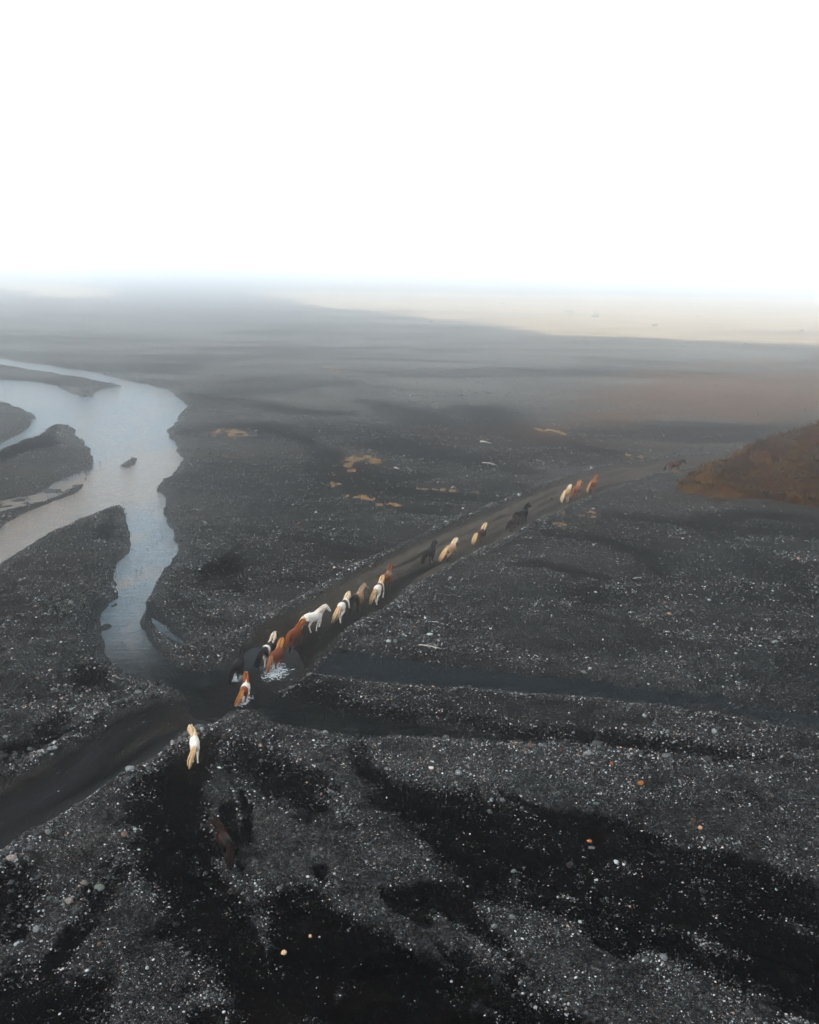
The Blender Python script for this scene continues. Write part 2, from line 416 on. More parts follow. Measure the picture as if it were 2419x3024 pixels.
def mesh_np(name, V, F, smooth=True, mat=None):
    """V (n,3), F (m,k) numpy"""
    me = bpy.data.meshes.new(name)
    V = np.asarray(V, np.float32); F = np.asarray(F, np.int32)
    me.vertices.add(len(V)); me.vertices.foreach_set('co', V.ravel())
    k = F.shape[1]
    me.loops.add(F.size); me.loops.foreach_set('vertex_index', F.ravel())
    me.polygons.add(len(F)); me.polygons.foreach_set('loop_start', np.arange(0, F.size, k, dtype=np.int32))
    if smooth: me.polygons.foreach_set('use_smooth', np.ones(len(F), bool))
    me.update(calc_edges=True)
    if mat: me.materials.append(mat)
    return me

def link(name, me, parent=None):
    o = bpy.data.objects.new(name, me)
    COL.objects.link(o)
    if parent is not None: o.parent = parent
    return o

def set_col(me, name, arr):
    a = me.attributes.new(name, 'FLOAT_COLOR', 'POINT')
    a.data.foreach_set('color', np.asarray(arr, np.float32).ravel())

# ------------------------------------------------------------------ ground
ALB = 0.115          # basalt is dark
def mat_ground():
    m, t = new_mat('gravel_plain')
    s = NT(t)
    pos = s.n('ShaderNodeNewGeometry').outputs['Position']
    m1, m2, m3 = s.attr('mask_a'), s.attr('mask_b'), s.attr('mask_c')
    def sep(a):
        o = s.n('ShaderNodeSeparateColor'); s.l(a.outputs['Color'], o.inputs[0])
        return o.outputs[0], o.outputs[1], o.outputs[2], a.outputs['Alpha']
    sand, road, tan, brown = sep(m1)
    wet, light, streak, field = sep(m2)
    rut, dark, far, berm = sep(m3)
    # pebbles of two sizes
    v1 = s.n('ShaderNodeTexVoronoi', feature='F1'); s.l(pos, v1.inputs['Vector']); v1.inputs['Scale'].default_value = 9
    v2 = s.n('ShaderNodeTexVoronoi', feature='F1'); s.l(pos, v2.inputs['Vector']); v2.inputs['Scale'].default_value = 21
    v3 = s.n('ShaderNodeTexVoronoi', feature='F1'); s.l(pos, v3.inputs['Vector']); v3.inputs['Scale'].default_value = 3.3
    def peb(v):
        o = s.n('ShaderNodeSeparateColor'); s.l(v.outputs['Color'], o.inputs[0])
        lum = s.ramp(o.outputs[0], [(0, (.012, .014, .015)), (.45, (.035, .042, .046)), (.78, (.085, .098, .105)), (.93, (.19, .20, .20)), (1, (.42, .40, .37))])
        warm = s.rng(o.outputs[1], .86, .93)
        return s.mix(s.math('MULTIPLY', warm, .6), lum, (.12, .065, .04), 'MIX'), o.outputs[2]
    p1, k1 = peb(v1); p2, k2 = peb(v2); p3, k3 = peb(v3)
    gcol = s.mix(.5, p1, p2)
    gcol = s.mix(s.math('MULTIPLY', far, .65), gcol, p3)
    big = s.noise(s.scale(pos, (.05, .11, .1)), 1.0, 6, .62, .6).outputs[0]
    gcol = s.mix(1.0, gcol, s.ramp(big, [(.30, (.38, .39, .41)), (.50, (.9, .92, .95)), (.70, (1.75, 1.78, 1.75))]), 'MULTIPLY')
    med = s.noise(pos, .9, 5, .65).outputs[0]
    gcol = s.mix(1.0, gcol, s.ramp(med, [(.32, (.5, .5, .5)), (.5, (1, 1, 1)), (.7, (1.4, 1.38, 1.35))]), 'MULTIPLY')
    warm_ = s.rng(s.noise(s.scale(pos, (.022, .06, .05)), 1.0, 6, .65, .8).outputs[0], .46, .66)
    gcol = s.mix(s.math('MULTIPLY', warm_, s.rng(far, 0, .6, .12, .5)), gcol, s.mix(med, (.10, .07, .052), (.36, .25, .18)))
    # pale silt streaks on far flats, brightened to paint distance haze into the colour
    silt_haze = s.noise(s.scale(pos, (.012, .045, .02)), 1.0, 7, .66, 1.4).outputs[0]
    fan = s.math('MULTIPLY', s.rng(silt_haze, .36, .60), s.math('MULTIPLY', far, .85))  # mask of the pale silt streaks with distance haze painted in
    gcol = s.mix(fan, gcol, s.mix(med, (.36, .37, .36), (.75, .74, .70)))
    # fine sand
    grain = s.noise(pos, 30, 3, .7).outputs[0]
    swirl = s.noise(s.scale(pos, (.25, .5, .3)), 1.0, 5, .6, 1.2).outputs[0]
    scol = s.ramp(swirl, [(.3, (.004, .004, .0048)), (.55, (.010, .0095, .010)), (.8, (.028, .025, .024))])
    stcol = s.ramp(swirl, [(.3, (.022, .025, .027)), (.7, (.060, .062, .062))])
    patch = s.rng(s.math('ADD', s.noise(pos, 1.4, 5, .7).outputs[0], s.math('MULTIPLY', sand, .9)), .72, .98)
    col = s.mix(s.math('MULTIPLY', streak, .85), gcol, stcol)
    col = s.mix(s.math('MULTIPLY', patch, s.rng(sand, 0, .25)), col, scol)
    # track
    rn = s.noise(pos, 3.2, 6, .7).outputs[0]
    rcol = s.ramp(rn, [(.3, (.15, .132, .11)), (.55, (.36, .32, .265)), (.75, (.58, .52, .44))])
    rcol = s.mix(.35, rcol, s.mix(1.0, p2, (1.7, 1.6, 1.5), 'MULTIPLY'))
    rcol = s.mix(light, rcol, s.mix(rn, (.02, .024, .027), (.055, .06, .058)))
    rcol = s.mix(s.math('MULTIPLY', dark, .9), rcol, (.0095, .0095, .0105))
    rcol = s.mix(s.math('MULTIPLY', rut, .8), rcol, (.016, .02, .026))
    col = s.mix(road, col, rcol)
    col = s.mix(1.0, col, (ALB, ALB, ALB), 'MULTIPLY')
    # growth
    bn = s.noise(s.scale(pos, (.3, .9, .5)), 1.0, 6, .68).outputs[0]
    bcol = s.ramp(bn, [(.3, (.016, .010, .007)), (.5, (.046, .024, .013)), (.7, (.085, .047, .024))])
    col = s.mix(s.math('MULTIPLY', brown, .72), col, bcol)
    tn = s.noise(s.scale(pos, (.05, .35, .5)), 1.0, 6, .65).outputs[0]
    fcol = s.ramp(tn, [(.28, (.07, .052, .032)), (.5, (.18, .135, .085)), (.72, (.28, .225, .15))])
    col = s.mix(field, col, fcol)
    col = s.mix(s.math('MULTIPLY', tan, .9), col, s.mix(grain, (.07, .042, .02), (.17, .115, .065)))
    wetf = s.math('MULTIPLY', wet, .55)
    col = s.mix(wetf, col, s.mix(1.0, col, (.32, .33, .35), 'MULTIPLY'))
    rough = s.rng(wet, 0, 1, .92, .55)
    rough = s.math('SUBTRACT', rough, s.math('MULTIPLY', rut, .28))
    # relief
    hp = s.math('ADD', s.math('MULTIPLY', v1.outputs['Distance'], -1.0), s.math('MULTIPLY', v2.outputs['Distance'], -.45))
    hp = s.math('MULTIPLY', hp, s.math('SUBTRACT', 1.0, s.math('MAXIMUM', s.math('MULTIPLY', sand, .9), s.math('MULTIPLY', road, .45))))
    hp = s.math('ADD', hp, s.math('MULTIPLY', grain, .25))
    hp = s.math('ADD', hp, s.math('MULTIPLY', s.noise(pos, 2.2, 5, .6).outputs[0], 1.2))
    nb = s.bump(hp, .8, .06)
    spec = s.math('ADD', s.rng(wet, 0, 1, .0, .012), s.math('MULTIPLY', rut, .008))
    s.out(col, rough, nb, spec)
    return m

def polar_grid():
    th = np.concatenate([np.arange(-180, -33, 7.0), np.arange(-32.4, 32.5, 0.1), np.arange(33, 180, 7.0)])
    rr = [0.5, 4, 9, 14, 18, 21]
    r = 22.5
    while r < 420: rr.append(r); r *= 1.0046
    while r < 16000: rr.append(r); r *= 1.022
    th = np.radians(th); rr = np.array(rr)
    T, R = np.meshgrid(th, rr)
    P = np.stack([R * np.sin(T), R * np.cos(T)], -1).reshape(-1, 2)
    nt, nr = len(th), len(rr)
    i = np.arange(nr - 1)[:, None] * nt
    j = np.arange(nt)[None, :]
    j2 = (j + 1) % nt
    F = np.stack([i + j, i + j2, i + nt + j2, i + nt + j], -1).reshape(-1, 4)
    return P, F[:, ::-1], nt, nr

P, F, nt, nr = polar_grid()
L = land(P)
rP = L['r']
# hills that ring the plain far off lift the sheet gently at its rim
Z = L['h'] * (1 - sstep(500, 900, rP)) + 0.35 * sstep(500, 900, rP)
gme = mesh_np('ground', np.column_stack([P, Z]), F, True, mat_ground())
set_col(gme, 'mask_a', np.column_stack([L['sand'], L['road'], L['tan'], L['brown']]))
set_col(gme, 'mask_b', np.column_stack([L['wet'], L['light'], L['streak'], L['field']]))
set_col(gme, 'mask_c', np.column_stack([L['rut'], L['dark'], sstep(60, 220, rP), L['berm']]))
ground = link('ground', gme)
tag(ground, 'dark gravel and black sand plain', kind='structure')

def ground_z(p):
    return land(np.atleast_2d(np.asarray(p, float)))['h']

print('ground', round(time.time() - T0, 1))

# ------------------------------------------------------------------ water
def mat_water(name, silt, clear, wave, spec, rough=.06, alpha=.9):
    m, t = new_mat(name)
    s = NT(t)
    pos = s.n('ShaderNodeNewGeometry').outputs['Position']
    cl = s.attr('clear').outputs['Fac']
    big = s.noise(s.scale(pos, (.16, .09, .2)), 1.0, 5, .62, 1.6).outputs[0]
    rip = s.noise(s.scale(pos, (.55, 2.2, 1)), 1.0, 5, .7, 1.0).outputs[0]
    mud = s.math('MULTIPLY', s.rng(s.math('ADD', big, s.math('MULTIPLY', s.attr('mud').outputs['Fac'], .3)), .45, .68), s.rng(rip, .32, .58))
    col = s.mix(mud, silt[0], silt[1])
    col = s.mix(cl, col, s.mix(s.rng(rip, .4, .65), clear[0], clear[1]))
    col = s.mix(1.0, col, s.ramp(rip, [(.3, (.55, .55, .55)), (.5, (1, 1, 1)), (.7, (1.6, 1.6, 1.6))]), 'MULTIPLY')
    n1 = s.noise(s.scale(pos, (2.0, 5.0, 3)), 1.0, 4, .6, .4).outputs[0]
    h = s.math('ADD', s.math('MULTIPLY', n1, .5), rip)
    nb = s.bump(h, 1.0, wave)
    s.out(col, rough, nb, s.rng(cl, 0, 1, spec[0], spec[1]), IOR=1.33, Alpha=alpha)
    return m

YC = (gnd([(400, 1700)])[0, 1], gnd([(400, 2070)])[0, 1])      # the silt settles out downstream
def water_sheet(name, sd, other, reach, mat, label):
    k = (sd < reach).reshape(-1)
    cell = k[F].any(1) & (Z[F].min(1) < 0.25) & ((sd - other)[F].mean(1) <= 0)
    Fs = F[cell]
    ids, inv = np.unique(Fs, return_inverse=True)
    V = np.column_stack([P[ids], np.zeros(len(ids))])
    me = mesh_np(name, V, inv.reshape(-1, 4), True, mat)
    a = me.attributes.new('clear', 'FLOAT', 'POINT')
    a.data.foreach_set('value', (1 - sstep(YC[1], YC[0], V[:, 1] + 4 * fbm(V[:, 0] * .15, V[:, 1] * .15, 131, 2))).astype(np.float32))
    a = me.attributes.new('mud', 'FLOAT', 'POINT')
    a.data.foreach_set('value', line_mask(V[:, :2], [(-300, 1740), (0, 1615), (120, 1555), (230, 1490), (330, 1440), (430, 1405), (480, 1340)], np.array([7, 6, 5, 5, 5, 5, 3]), .7).astype(np.float32))
    return tag(link(name, me), label, kind='structure')

water_sheet('river', np.minimum(L['river'], L['pools']), L['pool'], 1.2, mat_water('silty_river_water', ((.026, .046, .060), (.080, .056, .036)), ((.0018, .0028, .0034), (.006, .0062, .006)), .40, (.42, .014), .12, .97), 'braided silty river')
water_sheet('pool', L['pool'], np.minimum(L['river'], L['pools']) - 1e-6, 1.2, mat_water('still_pool_water', ((.002, .0033, .0042), (.0026, .0042, .0055)), ((.002, .0033, .0042), (.0026, .0042, .0055)), .02, (.007, .007), .05, .97), 'still dark pool beside the track')

# shallow arms of the river out on the far flats
M_FARW = mat_water('far_river_water', ((.02, .02, .02), (.03, .03, .03)), ((.02, .02, .02), (.03, .03, .03)), .01, (.5, .5), .15, 1.0)
for cx, cy, wx in ((1388, 818, 105), (1809, 836, 145), (2330, 838, 170), (405, 781, 60), (450, 801, 40), (900, 800, 70)):
    a0, a1 = gnd([(cx - wx, cy - 2), (cx + wx, cy + 1)], .35)
    u_ = np.linspace(0, 1, 40); mid_ = a0 + u_[:, None] * (a1 - a0)
    hw = 16 * np.sin(np.pi * u_) ** .6 * (.7 + .8 * fbm(u_ * 9, u_ * 0 + cx, 141, 3)) + .5
    cyy = mid_[:, 1] + 20 * fbm(u_ * 4, u_ * 0 + cx, 143, 2)
    V = np.vstack([np.column_stack([mid_[:, 0], cyy - hw, np.full(40, .42)]), np.column_stack([mid_[:, 0], cyy + hw, np.full(40, .42)])])
    i = np.arange(39)
    tag(link('river_arm', mesh_np('river_arm', V, np.column_stack([i, i + 1, i + 41, i + 40]), True, M_FARW)), 'thin arm of river shining on the far flats', kind='structure')

# ------------------------------------------------------------------ haze
def haze():
    V = np.array([(x, y, z) for z in (-1.6, 62) for y in (-3500, 9000) for x in (-7000, 7000)], float)
    Fh = np.array([(0, 2, 3, 1), (4, 5, 7, 6), (0, 1, 5, 4), (2, 6, 7, 3), (0, 4, 6, 2), (1, 3, 7, 5)])
    m, t = new_mat('pale_haze')
    v = t.nodes.new('ShaderNodeVolumePrincipled')
    v.inputs['Color'].default_value = (.97, .985, 1.0, 1)
    v.inputs['Density'].default_value = 0.0033
    v.inputs['Anisotropy'].default_value = 0.966
    o = t.nodes.new('ShaderNodeOutputMaterial')
    t.links.new(v.outputs[0], o.inputs['Volume'])
    ob = link('haze', mesh_np('haze', V, Fh, False, m))
    tag(ob, 'pale mist over the plain', kind='stuff')
haze()
# ------------------------------------------------------------------ mossy hill by the track
HILL_F = gnd([(1962, 1456), (1985, 1468), (2020, 1477), (2075, 1487), (2170, 1494), (2274, 1496), (2340, 1508), (2419, 1520), (2700, 1560), (3100, 1560)])
HILL_B = gnd([(3100, 1250), (2800, 1275), (2500, 1316), (2407, 1338), (2300, 1362), (2236, 1374), (2170, 1392), (2117, 1402), (2060, 1422), (2010, 1442)])
HILL = np.vstack([HILL_F, HILL_B])

def hill_h(P):
    x, y = P[:, 0], P[:, 1]
    sd = -poly_sd(P, HILL, 8) + 0.55 * fbm(x * .5, y * .5, 201, 3) + 0.5 * fbm(x * .16, y * .16, 203, 2)
    s = np.maximum(sd, 0)
    h = 0.72 * s + 0.6 * (1 - np.exp(-s / .5)) + 0.9 * fbm(x * .12, y * .12, 205, 3) * sstep(1, 6, s) * 1.2
    h = 17 * (1 - np.exp(-h / 17))
    lump = fbm(x * .75 + .5 * vnoise(x, y, 7), y * .75, 207, 4)
    terr = np.abs(fbm(x * .22 + y * .1, y * .5, 209, 3))
    h = h + sstep(.2, 2, s) * (1.25 * lump - 1.3 * terr + .35 + 0.22 * fbm(x * 3, y * 3, 211, 2))
    return np.where(sd > 0, np.maximum(h, .05) + .25, np.maximum(-0.6, sd * .8 + .2)), sd

def mat_hill():
    m, t = new_mat('moss_and_heath')
    s = NT(t)
    g = s.n('ShaderNodeNewGeometry')
    pos = g.outputs['Position']
    a = s.noise(s.scale(pos, (.32, .45, .8)), 1.0, 6, .62, .5).outputs[0]
    b = s.noise(pos, 2.3, 6, .7).outputs[0]
    c = s.noise(pos, 9, 4, .7).outputs[0]
    brown = s.ramp(b, [(.34, (.005, .003, .002)), (.5, (.022, .011, .006)), (.66, (.06, .030, .014))])
    ochre = s.ramp(b, [(.33, (.014, .010, .004)), (.5, (.055, .040, .013)), (.68, (.13, .098, .032))])
    col = s.mix(s.rng(a, .49, .57), brown, ochre)
    rust = s.rng(s.noise(pos, .5, 4, .6).outputs[0], .55, .68)
    col = s.mix(s.math('MULTIPLY', rust, .55), col, (.10, .036, .012))
    col = s.mix(1.0, col, s.ramp(c, [(.3, (.5, .5, .5)), (.6, (1.15, 1.15, 1.15))]), 'MULTIPLY')
    col = s.mix(1.0, col, (.60, .43, .32), 'MULTIPLY')
    h = s.math('ADD', s.math('MULTIPLY', b, 1.0), s.math('MULTIPLY', c, .5))
    s.out(col, .95, s.bump(h, 1.0, .25), .03)
    return m

hx0, hy0 = HILL.min(0) - 2
hx1, hy1 = np.minimum(HILL.max(0) + 2, (75, 170))
step = 0.3
gx, gy = np.arange(hx0, hx1, step), np.arange(hy0, hy1, step)
X, Y = np.meshgrid(gx, gy)
HP = np.column_stack([X.ravel(), Y.ravel()])
HZ, HSD = hill_h(HP)
nx, ny = len(gx), len(gy)
i = (np.arange(ny - 1)[:, None] * nx + np.arange(nx - 1)[None, :]).ravel()
HF = np.column_stack([i, i + 1, i + nx + 1, i + nx])
HF = HF[(HSD[HF] > -.9).any(1)]
ids, inv = np.unique(HF, return_inverse=True)
hill = link('hill', mesh_np('hill', np.column_stack([HP[ids], HZ[ids]]), inv.reshape(-1, 4), True, mat_hill()))
tag(hill, 'steep mossy brown hillside beside the bend of the track', kind='structure')

# low ridges that close the plain far off in the mist
def mat_plain(name, col, rough=.9, var=.35, scale=4, spec=.05, bump=.0):
    m, t = new_mat(name)
    s = NT(t)
    tc = s.n('ShaderNodeTexCoord').outputs['Object']
    n = s.noise(tc, scale, 5, .65).outputs[0]
    lo = tuple(c * (1 - var) for c in col); hi = tuple(min(1, c * (1 + var)) for c in col)
    s.out(s.mix(s.rng(n, .3, .7), lo, hi), rough, s.bump(n, .6, bump) if bump else None, spec)
    return m
def ridge(dist, span, top, seed):
    u = np.linspace(-1, 1, 160); v = np.linspace(0, 1, 14)
    U, Vv = np.meshgrid(u, v)
    h = top * (0.55 + 0.9 * fbm(U * 3 + seed, Vv * 1.5, seed, 5)) * np.sin(np.pi * np.clip(Vv, .0, 1)) ** .8 * (1 - np.abs(U) ** 6)
    V = np.column_stack([(U * span).ravel(), (dist + Vv * 420 + 160 * U ** 2).ravel(), np.clip(h, 0, 58).ravel() - 1.0])
    i = (np.arange(13)[:, None] * 160 + np.arange(159)[None, :]).ravel()
    o = link('distant_ridge', mesh_np('distant_ridge', V, np.column_stack([i, i + 1, i + 161, i + 160]), True, mat_plain('far_rock', (.02, .022, .022), scale=.01)))
    tag(o, 'low ridge far off in the mist', kind='structure')
ridge(1900, 3200, 50, 11)

# ------------------------------------------------------------------ stones
def stone_mesh(seed, sub=1, flat=.6):
    r_ = random.Random(seed)
    bm = bmesh.new()
    bmesh.ops.create_icosphere(bm, subdivisions=sub, radius=1)
    ax = [Vector((r_.gauss(0, 1), r_.gauss(0, 1), r_.gauss(0, 1))).normalized() for _ in range(7)]
    cut = [r_.uniform(.62, .95) for _ in range(7)]
    sx, sy = r_.uniform(.8, 1.25), r_.uniform(.65, .95)
    for v in bm.verts:
        c = v.co.normalized()
        d = 1.0
        for a, k in zip(ax, cut):
            p = c.dot(a)
            if p > k * .9: d = min(d, k / p)
        v.co = c * (d * r_.uniform(.95, 1.05))
        v.co = Vector((v.co.x * sx, v.co.y * sy, v.co.z * flat))
    me = bpy.data.meshes.new('stone')
    bm.to_mesh(me); bm.free()
    me.polygons.foreach_set('use_smooth', np.ones(len(me.polygons), bool))
    return me

def mat_stone(name, kind):
    m, t = new_mat(name)
    s = NT(t)
    if kind == 'inst':
        col = s.attr('stone_colour', 'INSTANCER').outputs['Color']
    else:
        col = s.n('ShaderNodeObjectInfo').outputs['Color']
    tc = s.n('ShaderNodeTexCoord').outputs['Object']
    n = s.noise(tc, 2.4, 5, .7).outputs[0]
    col = s.mix(1.0, col, s.ramp(n, [(.3, (.62, .62, .62)), (.5, (1, 1, 1)), (.7, (1.3, 1.28, 1.25))]), 'MULTIPLY')
    s.out(col, .85, s.bump(n, .5, .1), .08)
    return m
M_STONE_I = mat_stone('river_stone_fill', 'inst')
M_STONE = mat_stone('river_stone', 'obj')

# candidates: density falls with distance from the viewpoint region, sizes grow
N = 880000
r0, r1 = 24.0, 270.0
u = rng.random(N)
e = -0.25                                   # p(r) ~ r^(e-1)
rr = (r0 ** e + u * (r1 ** e - r0 ** e)) ** (1 / e)
th = np.radians(rng.uniform(-31, 31, N))
SP = np.column_stack([rr * np.sin(th), rr * np.cos(th)])
LS = land(SP)
size = np.exp(rng.normal(0, .55, N)) * 0.0195 * (rr / 35) ** .66
big = rng.random(N) < .012
size = np.where(big, size * rng.uniform(1.8, 3.0, N), size)
edge = np.exp(-((LS['sand'] - .35) / .25) ** 2)
size = size * (1 + .45 * edge)
size = np.clip(size, .012, .20) * (1 + .3 * sstep(.2, .6, LS['berm']))
_fa = np.arctan2(SP[:, 0] - FORD[0], FORD[1] - SP[:, 1]); _fr = np.hypot(SP[:, 0] - FORD[0], SP[:, 1] - FORD[1]) + .5
clump = fbm(SP[:, 0] * .22, SP[:, 1] * .4, 301, 4) + .55 * fbm(_fa * 9, np.log(_fr) * 1.5, 305, 3) * (SP[:, 1] < FORD[1])
clump2 = fbm(SP[:, 0] * 1.1, SP[:, 1] * 1.3, 303, 3)
gravel = (1 - LS['sand']) * (1 - .93 * LS['streak'])
size = size * (1 + .55 * np.clip(clump, -.6, .8))
dens = gravel * (.25 + .75 * sstep(-.3, .3, clump)) * sstep(-.5, .2, clump2)
dens = np.maximum(dens, LS['sand'] * (.015 + .16 * sstep(.12, .42, clump2 + .6 * clump)))
dens = np.maximum(dens, sstep(.2, .6, LS['berm']))
dens = np.maximum(dens, .9 * LS['bank'] * (1 - LS['road']) * (1 - .8 * LS['sand']))
dens *= (1 - LS['road'] * .97)
inriff = (LS['water'] < 0) & (np.hypot(SP[:, 0] - RIFF[0], (SP[:, 1] - RIFF[1]) * .55) < 8.5)
dens *= np.where(LS['water'] < 0, np.where(LS['h'] > -.10, .35, .02), 1)
dens = np.where(inriff, .16 * sstep(-.2, .35, clump2 + .5 * clump), dens)
dens *= 1 - .7 * LS['brown']
dens *= 1 - .8 * np.clip(LS['tan'], 0, 1)
_, hsd = hill_h(SP)
dens *= (hsd < 0)
dens *= 1 - .9 * sstep(110, 255, rr)
keep = rng.random(N) < dens
SP, size, rr = SP[keep], size[keep], rr[keep]
hz, wet, water, sandm = LS['h'][keep], LS['wet'][keep], LS['water'][keep], LS['sand'][keep]
n = len(SP)
lum = np.where(rng.random(n) < .72, np.exp(rng.normal(math.log(.016), .65, n)), np.exp(rng.normal(math.log(.105), .65, n)))
lum = np.clip(lum * (1 + .3 * (LS['berm'][keep] > .35)) * .9 * (1 + .5 * edge[keep]) * (1 - .55 * sstep(.06, .13, size)), .006, .24)
hue = rng.random(n)
tint = np.tile([.93, 1.0, 1.03], (n, 1))
tint[hue > .80] = (1.12, .98, .90)
tint[hue > .95] = (1.28, .90, .72)
tint[(hue > .52) & (hue < .62)] = (.85, 1.03, 1.0)
scol = np.clip(tint * lum[:, None] * (1 - .45 * wet[:, None]) * (1 - .25 * sandm[:, None]), 0, .6)
zz = hz + size * .12
zz = np.where(inriff[keep], np.maximum(zz, -size * .25), zz)
rot = np.column_stack([rng.normal(0, .25, n), rng.normal(0, .25, n), rng.uniform(0, 6.28, n)])

# the largest ones in view are stones of their own
app = size / rr
inview = (np.abs(np.degrees(np.arctan2(SP[:, 0], SP[:, 1]))) < 25) & (rr > 31) & (rr < 120)
order = np.argsort(-np.where(inview, app, 0))[:268]
solo = np.zeros(n, bool); solo[order] = True
protos = bpy.data.collections.new('stone_shapes')
for k in range(10):
    me = stone_mesh(100 + k, 1, random.uniform(.5, .8)); me.materials.append(M_STONE_I)
    protos.objects.link(bpy.data.objects.new('stone_shape', me))

def scatter(name, pts, scl, rotv, colv, coll, count, mat, label):
    me = bpy.data.meshes.new(name)
    me.vertices.add(len(pts)); me.vertices.foreach_set('co', np.asarray(pts, np.float32).ravel())
    a = me.attributes.new('size', 'FLOAT', 'POINT'); a.data.foreach_set('value', np.asarray(scl, np.float32))
    a = me.attributes.new('turn', 'FLOAT_VECTOR', 'POINT'); a.data.foreach_set('vector', np.asarray(rotv, np.float32).ravel())
    a = me.attributes.new('pick', 'INT', 'POINT'); a.data.foreach_set('value', rng.integers(0, count, len(pts)).astype(np.int32))
    set_col(me, 'stone_colour', np.column_stack([colv, np.ones(len(pts))]))
    o = link(name, me)
    ng = bpy.data.node_groups.new(name, 'GeometryNodeTree')
    ng.interface.new_socket('Geometry', in_out='INPUT', socket_type='NodeSocketGeometry')
    ng.interface.new_socket('Geometry', in_out='OUTPUT', socket_type='NodeSocketGeometry')
    gi, go = ng.nodes.new('NodeGroupInput'), ng.nodes.new('NodeGroupOutput')
    mp = ng.nodes.new('GeometryNodeMeshToPoints')
    ip = ng.nodes.new('GeometryNodeInstanceOnPoints')
    ci = ng.nodes.new('GeometryNodeCollectionInfo')
    ci.inputs['Collection'].default_value = coll
    ci.inputs['Separate Children'].default_value = True
    ip.inputs['Pick Instance'].default_value = True
    def na(nm, ty):
        q = ng.nodes.new('GeometryNodeInputNamedAttribute'); q.data_type = ty; q.inputs['Name'].default_value = nm
        return q.outputs['Attribute']
    ng.links.new(gi.outputs[0], mp.inputs[0]); ng.links.new(mp.outputs[0], ip.inputs['Points'])
    ng.links.new(ci.outputs[0], ip.inputs['Instance'])
    ng.links.new(na('pick', 'INT'), ip.inputs['Instance Index'])
    ng.links.new(na('turn', 'FLOAT_VECTOR'), ip.inputs['Rotation'])
    ng.links.new(na('size', 'FLOAT'), ip.inputs['Scale'])
    ng.links.new(ip.outputs[0], go.inputs[0])
    md = o.modifiers.new('scatter', 'NODES'); md.node_group = ng
    return tag(o, label, kind='stuff')
k = ~solo
scatter('gravel', np.column_stack([SP, zz])[k], size[k], rot[k], scol[k], protos, 10, M_STONE_I, 'loose grey river gravel')
print('stones', n, round(time.time() - T0, 1))

SOLO = []
for k in range(8):
    me = stone_mesh(300 + k, 2, random.uniform(.55, .8)); me.materials.append(M_STONE); SOLO.append(me)
def stone(name, xy, z, rad, col, label, group=None, cat='stone', k=None, rz=None):
    o = link(name, SOLO[random.randrange(8) if k is None else k])
    o.location = (xy[0], xy[1], z)
    o.scale = (rad,) * 3
    o.rotation_euler = (random.gauss(0, .15), random.gauss(0, .15), random.uniform(0, 6.28) if rz is None else rz)
    o.color = (*col, 1)
    return tag(o, label, cat, group)
Lq_ = {k_: v[keep] for k_, v in LS.items() if isinstance(v, np.ndarray) and len(v) == N}
def where(q):
    if water[q] < -.1: return 'standing in shallow water'
    if Lq_['berm'][q] > .3: return 'in the stony rim of the track'
    if Lq_['pool'][q] < 3.5: return 'on the gravel beside the still pool'
    if Lq_['river'][q] < 4: return 'on the bank of the river'
    if sandm[q] > .55: return 'lying alone on bare black sand'
    if sandm[q] > .12: return 'at the edge of a black sand channel'
    if abs(Lq_['roadsd'][q]) < 6: return 'on the gravel close to the track'
    return 'on the open gravel flat'
for q in order:
    c = scol[q]
    shade = ('pale pinkish' if c.mean() > .05 else 'dark reddish brown') if c[0] > c[2] * 1.05 else ('pale grey' if c.mean() > .05 else 'dark blue grey')
    big_ = 'large ' if app[q] > np.median(app[order]) * 1.15 else 'small '
    lab = f'{big_}{shade} cobble {where(q)}'
    stone('cobble', SP[q], zz[q], size[q], c, lab, lab.replace('cobble', 'cobbles'))

